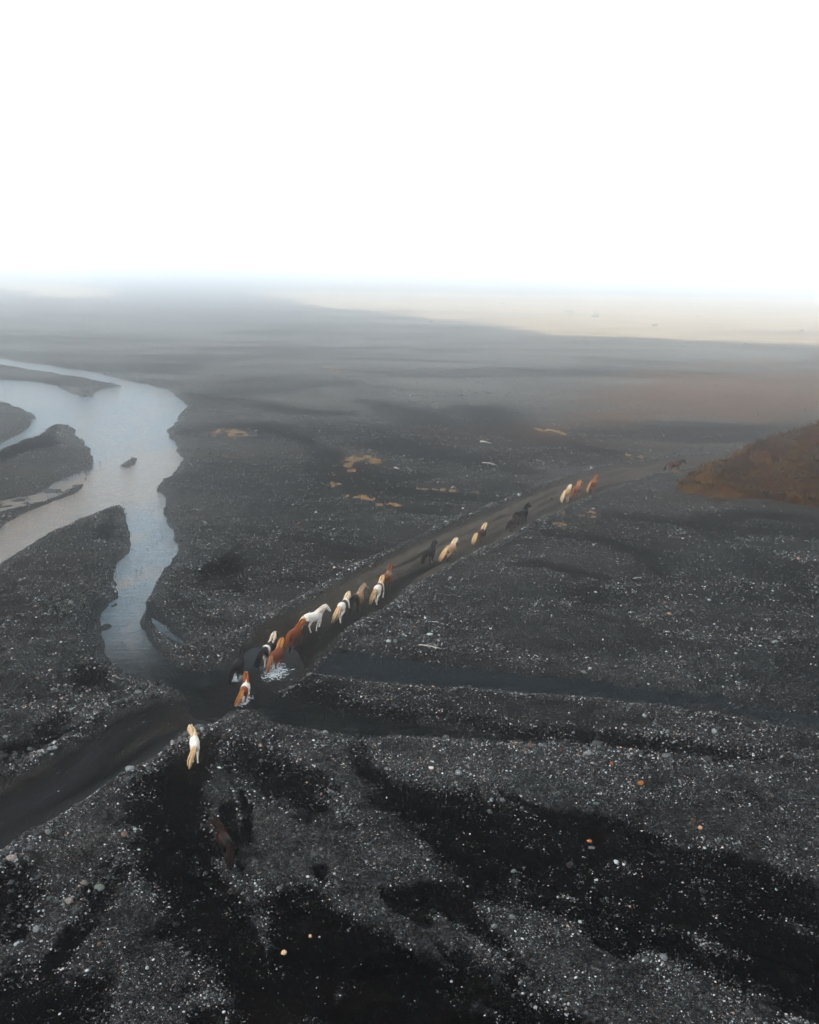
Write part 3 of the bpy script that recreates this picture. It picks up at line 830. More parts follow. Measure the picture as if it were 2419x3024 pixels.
NAMED = [  # photo x, y, width in photo pixels, colour, name, label
    (838, 2812, 26, (.42, .29, .18), 'boulder', 'smooth cream boulder alone on black sand, widest pale stone on the sand'),
    (293, 2622, 34, (.075, .085, .075), 'boulder', 'broad grey green boulder in the gravel left of the dark brown horse'),
    (1741, 2482, 18, (.28, .105, .04), 'boulder', 'blocky orange stone at the edge of the black sand channel'),
    (2066, 2460, 20, (.36, .19, .12), 'boulder', 'rounded pink orange stone touching a brown boulder'),
    (2046, 2442, 24, (.035, .02, .015), 'boulder', 'dark brown boulder behind a pink orange stone'),
    (1805, 2270, 21, (.17, .055, .02), 'boulder', 'rust red boulder just below the dry black channel'),
    (1891, 2330, 30, (.20, .075, .022), 'boulder', 'long flat orange stone in pale gravel'),
    (1761, 2390, 22, (.05, .065, .065), 'boulder', 'blue grey boulder in the band of pale cobbles'),
    (916, 2760, 18, (.36, .25, .16), 'boulder', 'small cream stone on black sand uphill of the cream boulder'),
    (2353, 2252, 28, (.028, .03, .033), 'boulder', 'charcoal boulder at the end of the dry black channel'),
    (1904, 1843, 26, (.028, .026, .018), 'boulder', 'dark mossy boulder alone on the wide gravel flat right of the track'),
    (1963, 1786, 14, (.15, .06, .022), 'boulder', 'small orange stone beyond the dark mossy boulder'),
    (2029, 1727, 15, (.05, .022, .018), 'boulder', 'small dark red stone beyond the dark mossy boulder'),
    (1305, 1914, 11, (.32, .31, .29), 'boulder', 'round white stone beside the driftwood near the pool'),
    (1224, 1862, 12, (.19, .08, .03), 'boulder', 'small orange stone between the pool and the track'),
    (1286, 1818, 18, (.05, .024, .015), 'boulder', 'reddish brown boulder on the gravel above the pool'),
    (1279, 2022, 11, (.30, .19, .11), 'boulder', 'pale orange stone standing in the pool'),
    (884, 1554, 24, (.06, .025, .015), 'boulder', 'red brown boulder alone on the gravel left of the track'),
    (1862, 2223, 15, (.33, .24, .18), 'boulder', 'pale pinkish stone in the dry black channel'),
    (148, 1992, 15, (.32, .28, .24), 'boulder', 'pale boulder on the gravel bank left of the river'),
    (113, 2017, 16, (.06, .04, .022), 'boulder', 'brown boulder beside a pale one left of the river'),
    (384, 1940, 13, (.25, .22, .2), 'boulder', 'pale stone in the stream above the ford'),
    (2201, 1022, 22, (.035, .03, .025), 'boulder', 'larger of two dark boulders before the pale grass field'),
    (2016, 1026, 16, (.04, .028, .022), 'boulder', 'smaller of two dark boulders before the pale grass field'),
    (1273, 953, 13, (.06, .06, .06), 'boulder', 'grey boulder at the edge of the pale grass field'),
    (1373, 960, 12, (.06, .06, .06), 'boulder', 'low grey rock at the tip of the pale grass field'),
    (2367, 980, 16, (.05, .045, .035), 'boulder', 'dark boulder inside the pale grass field'),
]
for x, y, w, c, nm, lab in NAMED:
    p = gnd([(x, y)], .2)[0]
    d = math.hypot(math.hypot(*p), CAM_H)
    rad = .40 * w / FOC * d
    c = tuple(.6 * v for v in c)
    stone(nm, p, float(ground_z(p)[0]) + rad * .25, rad, c, lab, None, 'boulder', rz=random.uniform(-.4, .4))

# ------------------------------------------------------------------ shrubs in the pale field
M_LEAF = mat_plain('dull_leaves', (.085, .085, .045), .9, .5, 1.5)
M_WOOD = mat_plain('weathered_wood', (.06, .045, .035), .9, .4, 3)
M_DRIFT = mat_plain('bleached_driftwood', (.16, .15, .14), .85, .25, 6)
def strands(paths, radii, sides=3, close=True):
    """tapered tubes along paths; returns V, F (triangles)"""
    V, Fc, b = [], [], 0
    for pth, rad in zip(paths, radii):
        pth = np.asarray(pth, float); m = len(pth)
        tg = np.gradient(pth, axis=0); tg /= np.linalg.norm(tg, axis=1)[:, None] + 1e-9
        ref = np.array([0, 0, 1.0]) if abs(tg[0, 2]) < .8 else np.array([0, 1.0, 0])
        s1 = np.cross(tg, ref); s1 /= np.linalg.norm(s1, axis=1)[:, None] + 1e-9
        s2 = np.cross(tg, s1)
        an = np.arange(sides) / sides * 2 * np.pi
        for q in range(m):
            V.append(pth[q] + rad[q] * (np.cos(an)[:, None] * s1[q] + np.sin(an)[:, None] * s2[q]))
        for q in range(m - 1):
            for w_ in range(sides):
                a0, a1 = b + q * sides + w_, b + q * sides + (w_ + 1) % sides
                Fc += [(a0, a1, a1 + sides), (a0, a1 + sides, a0 + sides)]
        if close:
            for base_, flip in ((b, 1), (b + (m - 1) * sides, 0)):
                for w_ in range(1, sides - 1):
                    Fc.append((base_, base_ + w_ + 1, base_ + w_) if flip else (base_, base_ + w_, base_ + w_ + 1))
        b += m * sides
    return np.vstack(V), np.array(Fc)

def leaf_blob(nl, sx, sy, sz, leaf, seed):
    g = np.random.default_rng(seed)
    cl = g.normal(0, 1, (9, 3)); cl /= np.linalg.norm(cl, axis=1)[:, None]; cl *= g.uniform(.35, .75, (9, 1)); cl[:, 2] = np.abs(cl[:, 2])
    c = cl[g.integers(0, 9, nl)] + g.normal(0, .22, (nl, 3))
    c = c * (sx, sy, sz)
    c[:, 2] = np.maximum(c[:, 2], .02)
    a = g.normal(0, 1, (nl, 3)); a /= np.linalg.norm(a, axis=1)[:, None]
    b = np.cross(a, g.normal(0, 1, (nl, 3))); b /= np.linalg.norm(b, axis=1)[:, None]
    a *= leaf; b *= leaf * .6
    V = np.stack([c - a, c + b, c + a, c - b], 1).reshape(-1, 3)
    return V, np.arange(nl * 4).reshape(-1, 4)
SHRUBS = [(1760, 937, 24, 1.0, 'round grey green shrub, tallest in the pale grass field'), (1934, 963, 20, .7, 'pale rounded shrub below the tallest shrub in the field'),
          (1683, 923, 30, .3, 'wide low shrub beside the tallest shrub in the field'), (2061, 937, 14, .5, 'small shrub at the far side of the field right of the tallest shrub'),
          (1209, 916, 12, .6, 'small dark shrub near the narrow end of the pale field'), (1484, 898, 16, .4, 'low shrub on the far edge of the pale field'),
          (980, 887, 12, .5, 'tiny shrub at the narrow tip of the pale field'), (708, 860, 20, .5, 'lone shrub in the mist left of the pale field')]
for q, (x, y, w, asp, lab) in enumerate(SHRUBS):
    p = gnd([(x, y)], .3)[0]
    d = math.hypot(math.hypot(*p), CAM_H)
    sx = .5 * w / FOC * d
    t = link('shrub', None); t.location = (p[0], p[1], float(ground_z(p)[0]) - .03)
    tag(t, lab, 'shrub', 'shrubs in the pale field')
    V, Fq = leaf_blob(900, sx * 1.1, sx * .9, sx * 2 * asp * .62, sx * .085, 50 + q)
    link('foliage', mesh_np('foliage', V, Fq, False, M_LEAF), t)
    pa, ra = [], []
    for z in range(6):
        an = random.uniform(0, 6.28)
        pa.append([(0, 0, 0), (.3 * sx * math.cos(an), .3 * sx * math.sin(an), .35 * sx * asp), (.7 * sx * math.cos(an), .6 * sx * math.sin(an), .9 * sx * asp)])
        ra.append([.05 * sx, .035 * sx, .015 * sx])
    V, Ft = strands(pa, ra, 4)
    link('stem', mesh_np('stem', V, Ft, True, M_WOOD), t)

# ------------------------------------------------------------------ driftwood
def drift(a, b, thick, forks, label, seed):
    g = np.random.default_rng(seed)
    A, B = gnd([a], .2)[0], gnd([b], .2)[0]
    ln = np.hypot(*(B - A)); dr = (B - A) / ln; no = np.array([-dr[1], dr[0]])
    z = float(ground_z((A + B) / 2)[0])
    pa, ra = [], []
    tt = np.linspace(0, 1, 8)
    bend = g.normal(0, .04 * ln, 8).cumsum() * .5
    main = [(*(dr * ln * (u_ - .5) + no * w_), thick * (.8 + .5 * math.sin(u_ * 5))) for u_, w_ in zip(tt, bend)]
    pa.append(main); ra.append(thick * np.linspace(1, .4, 8))
    for f in range(forks):
        k_ = g.integers(2, 6); s_ = g.choice([-1, 1])
        st = np.array(main[k_])
        dv = np.array([*(dr * .7 + no * s_ * .7), .15]) * ln * g.uniform(.15, .35)
        pa.append([st, st + dv * .5 + g.normal(0, .02, 3), st + dv]); ra.append(thick * np.array([.55, .4, .15]))
    V, Ft = strands(pa, ra, 6)
    o = link('driftwood', mesh_np('driftwood', V, Ft, True, M_DRIFT))
    o.location = (*((A + B) / 2), z + thick * .4)
    tag(o, label, 'driftwood', 'driftwood on the gravel')
drift((1236, 1918), (1305, 1928), .05, 4, 'bleached forked branch on the gravel above the pool', 1)
drift((1418, 1315), (1450, 1317), .16, 1, 'thick white log on dark silt far left of the bend', 2)
drift((1165, 1391), (1178, 1392), .12, 0, 'short white log near the dead grass patches', 3)
drift((1425, 1370), (1468, 1377), .08, 3, 'crooked white branch below the thick white log', 4)
drift((1333, 1449), (1345, 1446), .1, 1, 'short pale stick beside the thin strip of dead grass', 5)
drift((1872, 1717), (1895, 1713), .05, 1, 'thin pale stick on the gravel flat right of the track', 6)

# ------------------------------------------------------------------ dead grass
def blades(pts, zs, hgt, wid, per, lean, seed):
    g = np.random.default_rng(seed)
    m = len(pts) * per
    b = np.repeat(np.column_stack([pts, zs]), per, 0) + np.column_stack([g.normal(0, wid * 2.2, (m, 2)), np.zeros(m)])
    an = g.uniform(0, 6.28, m); sd = np.column_stack([np.cos(an), np.sin(an), np.zeros(m)]) * wid
    hh = np.repeat(hgt, per) * g.uniform(.5, 1.2, m)
    tip = b + np.column_stack([g.normal(0, lean, (m, 2)) * hh[:, None], hh])
    b[:, 2] -= .02
    V = np.stack([b - sd, b + sd, tip], 1).reshape(-1, 3)
    return V, np.arange(m * 3).reshape(-1, 3)
gp = []
for pts, wd in TANS:
    Lq = gnd(pts)
    for s_ in range(len(Lq) - 1):
        m = int(60 * max(1, np.hypot(*(Lq[s_ + 1] - Lq[s_]))) ** .8)
        u_ = rng.random(m)
        gp.append(Lq[s_] + u_[:, None] * (Lq[s_ + 1] - Lq[s_]) + rng.normal(0, .6 * np.mean(wd[s_:s_ + 2]), (m, 2)))
gp = np.vstack(gp)
gl = land(gp)
gk = rng.random(len(gp)) < gl['tan'] * 1.3
gp, gz = gp[gk], gl['h'][gk]
M_STRAW = mat_plain('dead_grass', (.13, .085, .045), .9, .35, .8)
V, Ft = blades(gp, gz, np.full(len(gp), .16), .035, 5, .5, 5)
tag(link('dead_grass', mesh_np('dead_grass', V, Ft, False, M_STRAW)), 'patches of dead straw coloured grass in dry channels', kind='stuff')
# heath on the hill
hp = np.column_stack([rng.uniform(hx0, hx1, 60000), rng.uniform(hy0, hy1, 60000)])
hq, hs = hill_h(hp)
cl = fbm(hp[:, 0] * .5, hp[:, 1] * .5, 401, 3)
hk = (hs > .5) & (rng.random(len(hp)) < sstep(-.3, .3, cl) * .8)
hp, hq = hp[hk][:22000], hq[hk][:22000]
M_HEATH = mat_plain('heath_tufts', (.028, .015, .005), .95, .6, .35)
V, Ft = blades(hp, hq, np.full(len(hp), .42), .07, 6, .7, 6)
tag(link('heath', mesh_np('heath', V, Ft, False, M_HEATH)), 'brown heath and grass tufts covering the hillside', kind='stuff')
print('growth', round(time.time() - T0, 1))

# ------------------------------------------------------------------ horses
HS = 0.42
WHITE, CREAM, FLAX = (.74, .69, .62), (.60, .40, .23), (.68, .46, .25)
CHEST, CHESTD, BAY, BLACK = (.26, .075, .02), (.15, .04, .014), (.13, .042, .016), (.011, .0105, .0115)
DKBROWN, DUN, ROAN, GREY = (.011, .0055, .004), (.30, .18, .10), (.20, .12, .085), (.3, .3, .3)
def mat_coat():
    m, t = new_mat('horse_coat')
    s = NT(t)
    col = s.attr('coat').outputs['Color']
    tc = s.n('ShaderNodeTexCoord').outputs['Object']
    n = s.noise(s.scale(tc, (5, 9, 9)), 1.0, 5, .6).outputs[0]
    col = s.mix(1.0, col, s.ramp(n, [(.3, (.82, .82, .82)), (.7, (1.12, 1.12, 1.12))]), 'MULTIPLY')
    s.out(col, .55, s.bump(n, .25, .02), .04)
    return m
M_COAT = mat_coat()
HAIR = {}
def mat_hair(col):
    if col not in HAIR:
        HAIR[col] = mat_plain('horse_hair', tuple(c * HS for c in col), .7, .3, 9, .04)
    return HAIR[col]

def loft(bm, pts, ry, rz, ring=14):
    pts = [Vector(p) for p in pts]
    rings = []
    for i_, p in enumerate(pts):
        a = pts[max(i_ - 1, 0)]; b = pts[min(i_ + 1, len(pts) - 1)]
        t = (b - a).normalized()
        side = Vector((0, 1, 0)) - t * t.y
        side.normalize()
        upv = t.cross(side).normalized()
        rings.append([bm.verts.new(p + side * (ry[i_] * math.cos(q)) + upv * (rz[i_] * math.sin(q))) for q in [2 * math.pi * k / ring for k in range(ring)]])
    for a, b in zip(rings, rings[1:]):
        for k in range(ring):
            bm.faces.new((a[k], a[(k + 1) % ring], b[(k + 1) % ring], b[k]))
    bm.faces.new(rings[0][::-1]); bm.faces.new(rings[-1])

D = math.radians
def horse_shape(pose, neck=0.0, yaw=0.0):
    """pose: four (swing, lift) for FL FR HL HR; returns V, F, info"""
    bm = bmesh.new()
    tx = [-.76, -.71, -.60, -.44, -.22, .02, .24, .42, .56, .66]
    tz = [1.07, 1.075, 1.085, 1.075, 1.035, 1.005, 1.01, 1.035, 1.06, 1.08]
    loft(bm, [(x, 0, z) for x, z in zip(tx, tz)], [.06, .15, .235, .265, .275, .285, .265, .235, .19, .10], [.09, .18, .255, .285, .30, .315, .325, .325, .27, .15], 18)
    # neck and head
    c, s = math.cos(neck), math.sin(neck)
    piv = Vector((.42, 0, 1.14))
    def nk(x, z, f):
        v = Vector((x, 0, z)) - piv
        v = Vector((v.x * c - v.z * s, 0, v.x * s + v.z * c))
        a = yaw * f
        return piv + Vector((v.x * math.cos(a), v.x * math.sin(a), v.z))
    loft(bm, [nk(.36, 1.10, 0), nk(.52, 1.20, .15), nk(.66, 1.34, .35), nk(.80, 1.48, .6), nk(.90, 1.57, .85), nk(.95, 1.61, .95)],
         [.15, .15, .115, .092, .08, .05], [.28, .255, .20, .155, .13, .07])
    loft(bm, [nk(.86, 1.60, .9), nk(.94, 1.585, 1), nk(1.03, 1.51, 1.05), nk(1.13, 1.42, 1.08), nk(1.22, 1.335, 1.1), nk(1.28, 1.285, 1.1), nk(1.31, 1.26, 1.1)],
         [.05, .085, .09, .072, .06, .055, .03], [.06, .125, .135, .10, .078, .07, .035], 12)
    for sg in (-1, 1):
        e0 = nk(.90, 1.66, .95) + Vector((-math.sin(yaw), math.cos(yaw), 0)) * .055 * sg
        loft(bm, [e0, e0 + Vector((.01, .01 * sg, .07)), e0 + Vector((.03, .015 * sg, .15))], [.03, .034, .010], [.02, .022, .008], 8)
    feet = []
    def vec(l, a): return Vector((l * math.sin(D(a)), 0, -l * math.cos(D(a))))
    for q, (sw, li) in enumerate(pose):
        sg = 1 if q % 2 == 0 else -1
        if q < 2:
            S = Vector((.44, .12 * sg, 1.02)); E = Vector((.40 + .05 * sw + .03 * li, .145 * sg, .80))
            K = E + vec(.345, 30 * sw + 30 * li) + Vector((0, -.015 * sg, 0))
            Fk = K + vec(.29, 24 * sw - 62 * li)
            Hf = Fk + vec(.12, 18 + 12 * sw - 65 * li)
            loft(bm, [S + Vector((0, 0, .12)), S, E, (E + K) / 2, K, (K + Fk) / 2, Fk, (Fk + Hf) / 2, Hf, Hf + Vector((.012, 0, -.06))],
                 [.09, .115, .105, .075, .06, .043, .048, .042, .056, .066], [.13, .17, .135, .082, .066, .047, .053, .046, .06, .075], 10)
        else:
            H = Vector((-.50, .13 * sg, 1.04)); ST = H + vec(.30, 24 + 22 * sw + 14 * li) + Vector((0, .02 * sg, 0))
            K = ST + vec(.35, -42 + 22 * sw - 14 * li) + Vector((0, -.02 * sg, 0))
            Fk = K + vec(.33, 4 + 26 * sw - 26 * li)
            Hf = Fk + vec(.12, 24 + 10 * sw - 45 * li)
            loft(bm, [H + Vector((0, 0, .12)), H, ST, (ST * .5 + K * .5), K, (K + Fk) / 2, Fk, (Fk + Hf) / 2, Hf, Hf + Vector((.012, 0, -.06))],
                 [.09, .135, .13, .085, .062, .045, .05, .043, .056, .066], [.14, .22, .165, .098, .078, .052, .056, .048, .06, .075], 10)
        feet.append(Hf)
    zmin = min(f.z for f in feet) - .085
    me = bpy.data.meshes.new('body')
    bmesh.ops.recalc_face_normals(bm, faces=bm.faces[:])
    bm.to_mesh(me); bm.free()
    o = bpy.data.objects.new('tmp', me); COL.objects.link(o)
    rm = o.modifiers.new('r', 'REMESH'); rm.mode = 'VOXEL'; rm.voxel_size = .024; rm.use_smooth_shade = True
    sm = o.modifiers.new('s', 'SMOOTH'); sm.factor = .5; sm.iterations = 3
    dg = bpy.context.evaluated_depsgraph_get()
    out = bpy.data.meshes.new_from_object(o.evaluated_get(dg))
    bpy.data.objects.remove(o)
    crest = [nk(.34, 1.36, 0), nk(.46, 1.42, .12), nk(.56, 1.50, .3), nk(.66, 1.58, .5), nk(.76, 1.65, .7), nk(.85, 1.70, .88), nk(.95, 1.71, 1.0), nk(1.02, 1.64, 1.05)]
    return out, zmin, crest, feet

def coat_fn(style, V):
    x, y, z = V.T
    g = fbm(x * 2.6 + 3.1 * style.get('seed', 1), z * 2.6 + y * 2, 500 + style.get('seed', 1), 3)
    base = np.tile(style['base'], (len(V), 1)).astype(float)
    def lay(mask, col):
        base[:] = base * (1 - mask[:, None]) + np.array(col) * mask[:, None]
    for kind, col in style.get('marks', []):
        if kind == 'legs': lay(1 - sstep(.45, .68, z + .15 * g), col)
        elif kind == 'hindlegs': lay((1 - sstep(.55, .75, z + .1 * g)) * (x < -.1), col)
        elif kind == 'frontlegs': lay((1 - sstep(.55, .75, z + .1 * g)) * (x > -.1), col)
        elif kind == 'rump': lay(1 - sstep(-.34, -.26, x + .12 * g), col)
        elif kind == 'fore': lay(sstep(.42, .52, x + .16 * g), col)
        elif kind == 'neck': lay(sstep(.62, .70, x + .1 * g), col)
        elif kind == 'head': lay(sstep(.92, 1.0, x), col)
        elif kind == 'face': lay(sstep(1.0, 1.06, x) * (1 - sstep(.05, .075, np.abs(y - style.get('yoff', 0)))), col)
        elif kind == 'mid': lay(sstep(-.24, -.16, x + .2 * g) * (1 - sstep(.14, .24, x + .2 * g)) * sstep(.74, .82, z + .1 * g), col)
        elif kind == 'band': lay(sstep(-.62, -.55, x + .1 * g) * (1 - sstep(-.38, -.3, x + .1 * g)) * sstep(.85, .95, z), col)
        elif kind == 'shoulder': lay(sstep(.18, .26, x + .2 * g) * (1 - sstep(.50, .58, x + .2 * g)), col)
        elif kind == 'back': lay(sstep(1.22, 1.30, z + .1 * g) * (x < .4), col)
        elif kind == 'belly': lay(1 - sstep(.82, .98, z + .1 * g), col)
    hoof = 1 - sstep(style['hoofz'] + .06, style['hoofz'] + .09, z)
    lay(hoof, (.05, .042, .036))
    return base * HS

TROT = [(.9, .75), (-.8, 0), (-.9, .15), (.8, .35)]
TROT2 = [(-.8, 0), (.9, .75), (.8, .35), (-.9, .15)]
WALK = [(.6, .25), (-.5, 0), (-.2, 0), (.5, .2)]
CANTER = [(1.0, .55), (.4, .85), (-.9, .1), (-.4, .35)]
CANTER2 = [(.3, .2), (-.6, .3), (.9, .5), (.5, .6)]
GALLOP = [(1.1, .2), (.8, .55), (-1.1, .1), (-.9, .3)]

def horse(hind, front, style, label, pose, neck=0.0, yaw=0.0, scale=1.0, sink=0.0, tail=(0, .25), mane_side=1, seed=1):
    g = np.random.default_rng(900 + seed)
    A, B = gnd([hind], .1)[0], gnd([front], .1)[0]
    dirv = B - A
    ang = math.atan2(dirv[1], dirv[0])
    fwd = np.array([math.cos(ang), math.sin(ang)])
    root = link('horse', None)
    body, zmin, crest, feet = horse_shape(pose, neck, yaw)
    c = A + fwd * .55 * scale
    z = float(ground_z(c)[0]) - sink
    root.location = (c[0], c[1], z - zmin * scale)
    root.rotation_euler = (0, 0, ang)
    root.scale = (scale,) * 3
    V = np.empty(len(body.vertices) * 3, np.float32); body.vertices.foreach_get('co', V); V = V.reshape(-1, 3).astype(float)
    style = dict(style, hoofz=zmin, seed=seed)
    cf = coat_fn(style, V)
    set_col(body, 'coat', np.column_stack([cf, np.ones(len(V))]))
    body.materials.clear(); body.materials.append(M_COAT)
    body.polygons.foreach_set('use_smooth', np.ones(len(body.polygons), bool))
    link('body', body, root)
    # mane
    cr = np.array([tuple(p) for p in crest])
    pa, ra = [], []
    m = 64
    yv = np.array([-math.sin(yaw), math.cos(yaw), 0]); 
    for q in range(m):
        u_ = (q + g.random()) / m * 6.0
        k_ = int(u_); f = u_ - k_
        p0 = cr[k_] * (1 - f) + cr[min(k_ + 1, 7)] * f - np.array([0, 0, .035])
        sd = mane_side if g.random() < .75 else -mane_side
        ln = g.uniform(.24, .36)
        blow = g.uniform(.02, .16)
        w_ = min(1, u_ / 6)
        side = np.array([0, 1, 0]) * (1 - w_) + yv * w_
        pth = [p0, p0 + side * sd * .07 + np.array([-.02 - blow * .3, 0, .045]), p0 + side * sd * .15 + np.array([-.05 - blow * .8, 0, -.05 * ln / .3]),
               p0 + side * sd * (.15 + g.normal(0, .02)) + np.array([-.08 - blow * 1.2, 0, -.55 * ln]), p0 + side * sd * .14 + np.array([-.11 - blow * 1.5, 0, -.95 * ln])]
        pa.append(pth); ra.append([.030, .036, .032, .024, .007])
    for q in range(8):   # forelock
        p0 = cr[6] + np.array([g.normal(0, .02), g.normal(0, .02), -.02]); p1 = cr[7]
        pa.append([p0, p0 * .5 + p1 * .5 + np.array([.02, g.normal(0, .03), .02]), p1 + np.array([.05, g.normal(0, .05), -.06])]); ra.append([.025, .025, .008])
    Vm, Fm = strands(pa, ra, 4)
    link('mane', mesh_np('mane', Vm, Fm, True, mat_hair(style.get('mane', style['base']))), root)
    # tail
    pa, ra = [], []
    tsw, tback = tail
    for q in range(28):
        o_ = g.normal(0, 1, 2)
        p0 = np.array([-.71 + .02 * o_[0], .025 * o_[1], 1.19])
        ln = g.uniform(.84, .98)
        pth = [p0, p0 + (-.10, .02 * o_[1] + tsw * .04, .0), p0 + (-.16 - tback * .35, .05 * o_[1] + tsw * .18, -.30 * ln),
               p0 + (-.18 - tback * .8 + .03 * o_[0], .05 * o_[1] + tsw * .38, -.62 * ln), p0 + (-.18 - tback * 1.2 + .06 * o_[0], .03 * o_[1] + tsw * .5, -.98 * ln)]
        pa.append(pth); ra.append([.028, .032, .030, .024, .006])
    Vt, Ft_ = strands(pa, ra, 4)
    link('tail', mesh_np('tail', Vt, Ft_, True, mat_hair(style.get('tail', style.get('mane', style['base'])))), root)
    tag(root, label, 'horse', 'horses running along the track')
    return c, ang, z

HORSES = [
    dict(hind=(674, 2560), front=(640, 2490), style=dict(base=(.020, .009, .0065), marks=[('rump', (.007, .005, .0045)), ('legs', (.006, .005, .0045))], mane=(.014, .007, .0055)), label='dark brown horse on black sand below the track, last of the herd', pose=GALLOP, neck=-.10, yaw=.25, scale=.9, tail=(.1, .3)),
    dict(hind=(578, 2262), front=(573, 2205), style=dict(base=WHITE, mane=(.62, .45, .28), tail=FLAX, marks=[('head', (.66, .52, .38))]), label='white horse with a cream tail crossing black sand towards the ford', pose=CANTER2, neck=-.08, yaw=.3, scale=.86, tail=(.75, .40), mane_side=1),
    dict(hind=(720, 2066), front=(741, 2018), style=dict(base=WHITE, mane=CHEST, tail=(.40, .16, .05), marks=[('rump', (.21, .07, .022)), ('head', (.22, .075, .024)), ('neck', (.7, .6, .5))]), label='white horse with chestnut rump and mane splashing through the ford', pose=CANTER, neck=.02, yaw=.2, scale=.86, sink=.12, tail=(.7, .25)),
    dict(hind=(694, 2004), front=(723, 1970), style=dict(base=BLACK), label='black horse wading in the ford', pose=TROT, neck=.05, yaw=.1, sink=.12, tail=(.3, .15)),
    dict(hind=(784, 1957), front=(822, 1925), style=dict(base=BLACK, mane=(.6, .5, .4), tail=BLACK, marks=[('band', WHITE), ('shoulder', BLACK), ('hindlegs', WHITE)]), label='black and white pinto horse leaving the water beside a chestnut', pose=TROT2, neck=.06, yaw=.0, tail=(.35, .3)),
    dict(hind=(806, 1974), front=(838, 1946), style=dict(base=CHESTD, mane=(.42, .18, .06), tail=(.30, .14, .06)), label='chestnut horse with a lighter mane splashing beside the black and white pinto', pose=TROT, neck=-.02, yaw=.1, sink=.06, tail=(.1, .2)),
    dict(hind=(858, 1921), front=(894, 1896), style=dict(base=CHESTD, mane=CHEST, marks=[('legs', (.05, .018, .01))]), label='dark chestnut horse close behind the pure white horse', pose=TROT2, neck=-.15, yaw=-.15, tail=(.1, .2)),
    dict(hind=(906, 1872), front=(942, 1861), style=dict(base=WHITE, mane=(.7, .6, .48), tail=(.68, .52, .36)), label='pure white horse with pale mane trotting ahead of the chestnuts', pose=TROT, neck=-.16, yaw=-.15, tail=(.1, .25), mane_side=1),
    dict(hind=(1006, 1838), front=(1028, 1818), style=dict(base=WHITE, mane=(.7, .55, .36), tail=FLAX, marks=[('mid', (.04, .022, .018)), ('frontlegs', (.03, .02, .016))]), label='white horse with a dark brown patch on its side and golden tail', pose=TROT2, neck=-.12, yaw=.0, tail=(.4, .4)),
    dict(hind=(1046, 1812), front=(1068, 1797), style=dict(base=DUN, mane=(.30, .22, .16), tail=BLACK, marks=[('rump', (.02, .015, .013)), ('legs', (.02, .015, .013))]), label='tan horse with black rump and legs beside the dark patched white horse', pose=TROT, neck=-.05, yaw=-.1, tail=(.1, .2)),
    dict(hind=(1112, 1785), front=(1136, 1759), style=dict(base=WHITE, mane=(.62, .40, .20), tail=(.60, .38, .18), marks=[('mid', CHESTD), ('head', CHEST)]), label='white horse with a chestnut patch on its side and golden mane', pose=TROT2, neck=-.1, yaw=.0, tail=(.35, .4)),
    dict(hind=(1138, 1748), front=(1158, 1727), style=dict(base=ROAN, mane=(.16, .06, .03), tail=(.02, .015, .013), marks=[('rump', CHESTD), ('legs', (.02, .015, .013)), ('head', (.08, .04, .03))]), label='roan horse with chestnut rump and black legs ahead of the chestnut patched horse', pose=TROT, neck=.08, yaw=.0, tail=(.1, .2)),
    dict(hind=(1262, 1671), front=(1286, 1655), style=dict(base=BLACK), label='jet black horse with heavy mane running beside a palomino', pose=TROT, neck=.1, yaw=.0, tail=(.2, .35)),
    dict(hind=(1322, 1661), front=(1346, 1647), style=dict(base=(.46, .28, .17), mane=(.72, .58, .42), tail=(.70, .44, .22), marks=[('legs', (.02, .015, .013))]), label='palomino horse with cream tail and dark legs', pose=TROT2, neck=-.12, yaw=.0, tail=(.4, .45)),
    dict(hind=(1411, 1613), front=(1430, 1603), style=dict(base=(.05, .02, .013), mane=(.62, .46, .26), tail=(.62, .44, .22)), label='dark brown horse with cream mane and cream tail', pose=TROT, neck=.02, yaw=.0, tail=(.3, .2)),
    dict(hind=(1506, 1573), front=(1526, 1558), style=dict(base=(.045, .024, .018), mane=(.02, .015, .013), marks=[('head', (.05, .03, .025)), ('face', (.65, .6, .55))]), label='small brown horse with white face following a black one', pose=TROT2, neck=-.05, yaw=-.3, scale=.92, tail=(.3, .1)),
    dict(hind=(1536, 1551), front=(1560, 1540), style=dict(base=BLACK), label='black horse with raised head ahead of the small brown one', pose=WALK, neck=.05, yaw=-.1, tail=(.1, .4)),
    dict(hind=(1668, 1487), front=(1687, 1475), style=dict(base=(.50, .31, .16), mane=(.74, .62, .46), tail=(.70, .52, .32)), label='golden cream horse overlapping a chestnut on the track', pose=TROT, neck=-.2, yaw=.0, tail=(.2, .35)),
    dict(hind=(1694, 1476), front=(1714, 1467), style=dict(base=CHEST, mane=(.42, .18, .06)), label='chestnut horse just ahead of the golden cream horse', pose=TROT2, neck=.05, yaw=.0, tail=(.1, .2)),
    dict(hind=(1745, 1457), front=(1764, 1447), style=dict(base=CHEST, mane=CHEST, tail=(.45, .22, .08), marks=[('legs', (.16, .05, .02))]), label='bright chestnut horse running alone behind the lead horse', pose=TROT, neck=-.02, yaw=.0, tail=(.1, .5)),
    dict(hind=(1976, 1404), front=(1997, 1404), style=dict(base=(.065, .02, .009), mane=BLACK, tail=BLACK, marks=[('legs', (.014, .012, .012))]), label='bay horse with black tail leading the herd near the hill', pose=WALK, neck=-.2, yaw=.0, tail=(.1, .2)),
]
placed = []
for q, h_ in enumerate(HORSES):
    placed.append(horse(seed=q + 1, **h_))
print('horses', round(time.time() - T0, 1))

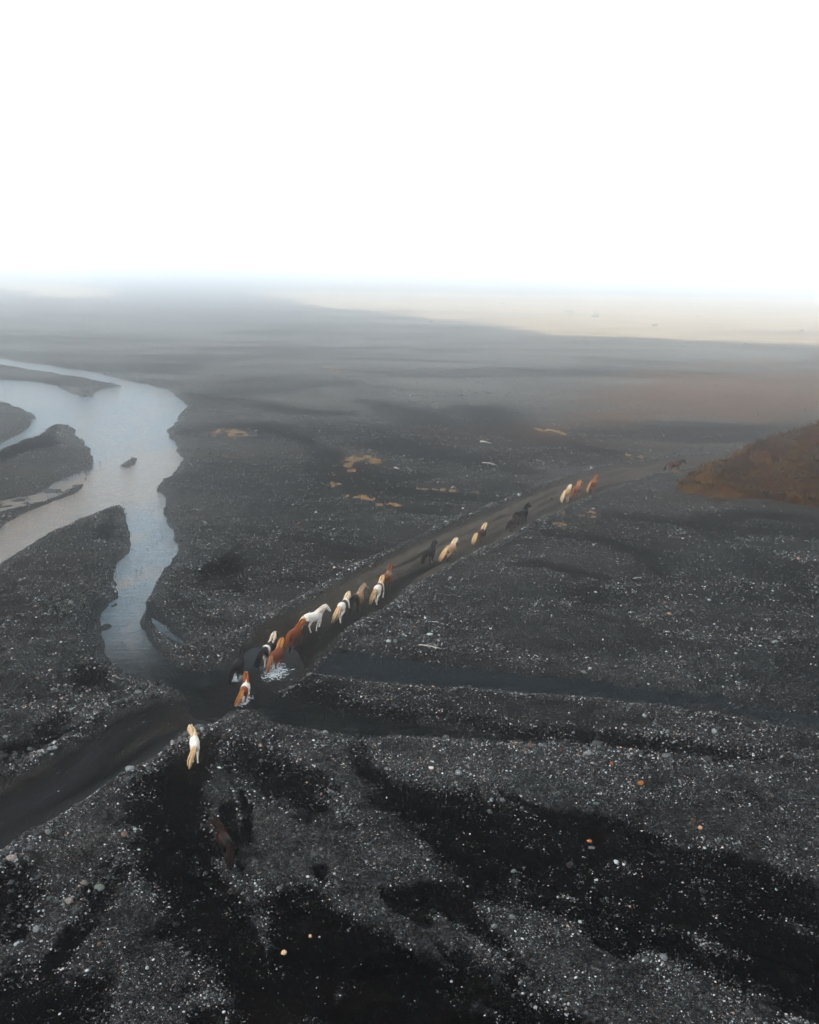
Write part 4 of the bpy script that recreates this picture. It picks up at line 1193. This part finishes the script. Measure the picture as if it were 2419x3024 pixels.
# ------------------------------------------------------------------ splashes
def mat_foam():
    m, t = new_mat('white_water')
    s = NT(t)
    s.out((.22, .245, .26), .35, None, .5)
    return m
M_FOAM = mat_foam()
def splash(centre, direction, spread, count, hmax, label, seed):
    g = np.random.default_rng(seed)
    ico = bmesh.new(); bmesh.ops.create_icosphere(ico, subdivisions=1, radius=1)
    bv = np.array([v.co[:] for v in ico.verts]); bf = np.array([[v.index for v in f.verts] for f in ico.faces]); ico.free()
    t = g.random(count) ** 1.3
    c = np.column_stack([g.normal(0, spread * .28, count), g.normal(0, spread * .28, count), np.zeros(count)])
    dv = np.array([math.cos(direction), math.sin(direction)])
    c[:, :2] -= dv * (t * spread * 1.6)[:, None]
    hgt = np.abs(g.normal(0, hmax * .45, count)) * (1 - t * .9)
    c[:, 2] = np.where(g.random(count) < .62, 0.0, np.clip(hgt, 0.0, hmax))
    jet = np.round(g.uniform(0, 9, count)); c[:, :2] += np.column_stack([np.cos(jet * 2.1), np.sin(jet * 3.7)]) * (spread * .35 * g.random(count) ** .5)[:, None]
    sz = np.exp(g.normal(math.log(.009), .5, count)) * (1 + .6 * (c[:, 2] < .04))
    st = np.column_stack([sz * g.uniform(.8, 2.2, count) * np.where(c[:, 2] < .04, 2.4, 1), sz * g.uniform(.8, 1.4, count), sz * np.where(c[:, 2] < .04, .35, 1.2)])
    an = g.uniform(0, 6.28, count)
    V = bv[None] * st[:, None, :]
    V = np.stack([V[..., 0] * np.cos(an)[:, None] - V[..., 1] * np.sin(an)[:, None], V[..., 0] * np.sin(an)[:, None] + V[..., 1] * np.cos(an)[:, None], V[..., 2]], -1) + c[:, None]
    Fq = bf[None] + (np.arange(count) * len(bv))[:, None, None]
    o = link('water_splash', mesh_np('water_splash', V.reshape(-1, 3), Fq.reshape(-1, 3), True, M_FOAM))
    o.location = (centre[0], centre[1], .01)
    tag(o, label, kind='stuff')
splash(placed[5][0], placed[5][1] + .3, 1.0, 900, .3, 'white spray thrown up behind the chestnut horse', 1)
splash(placed[2][0], placed[2][1], .5, 420, .25, 'white spray under the chestnut rumped horse', 2)
splash(placed[3][0], placed[3][1], .5, 200, .18, 'thin spray under the wading black horse', 3)
print('done', round(time.time() - T0, 1))
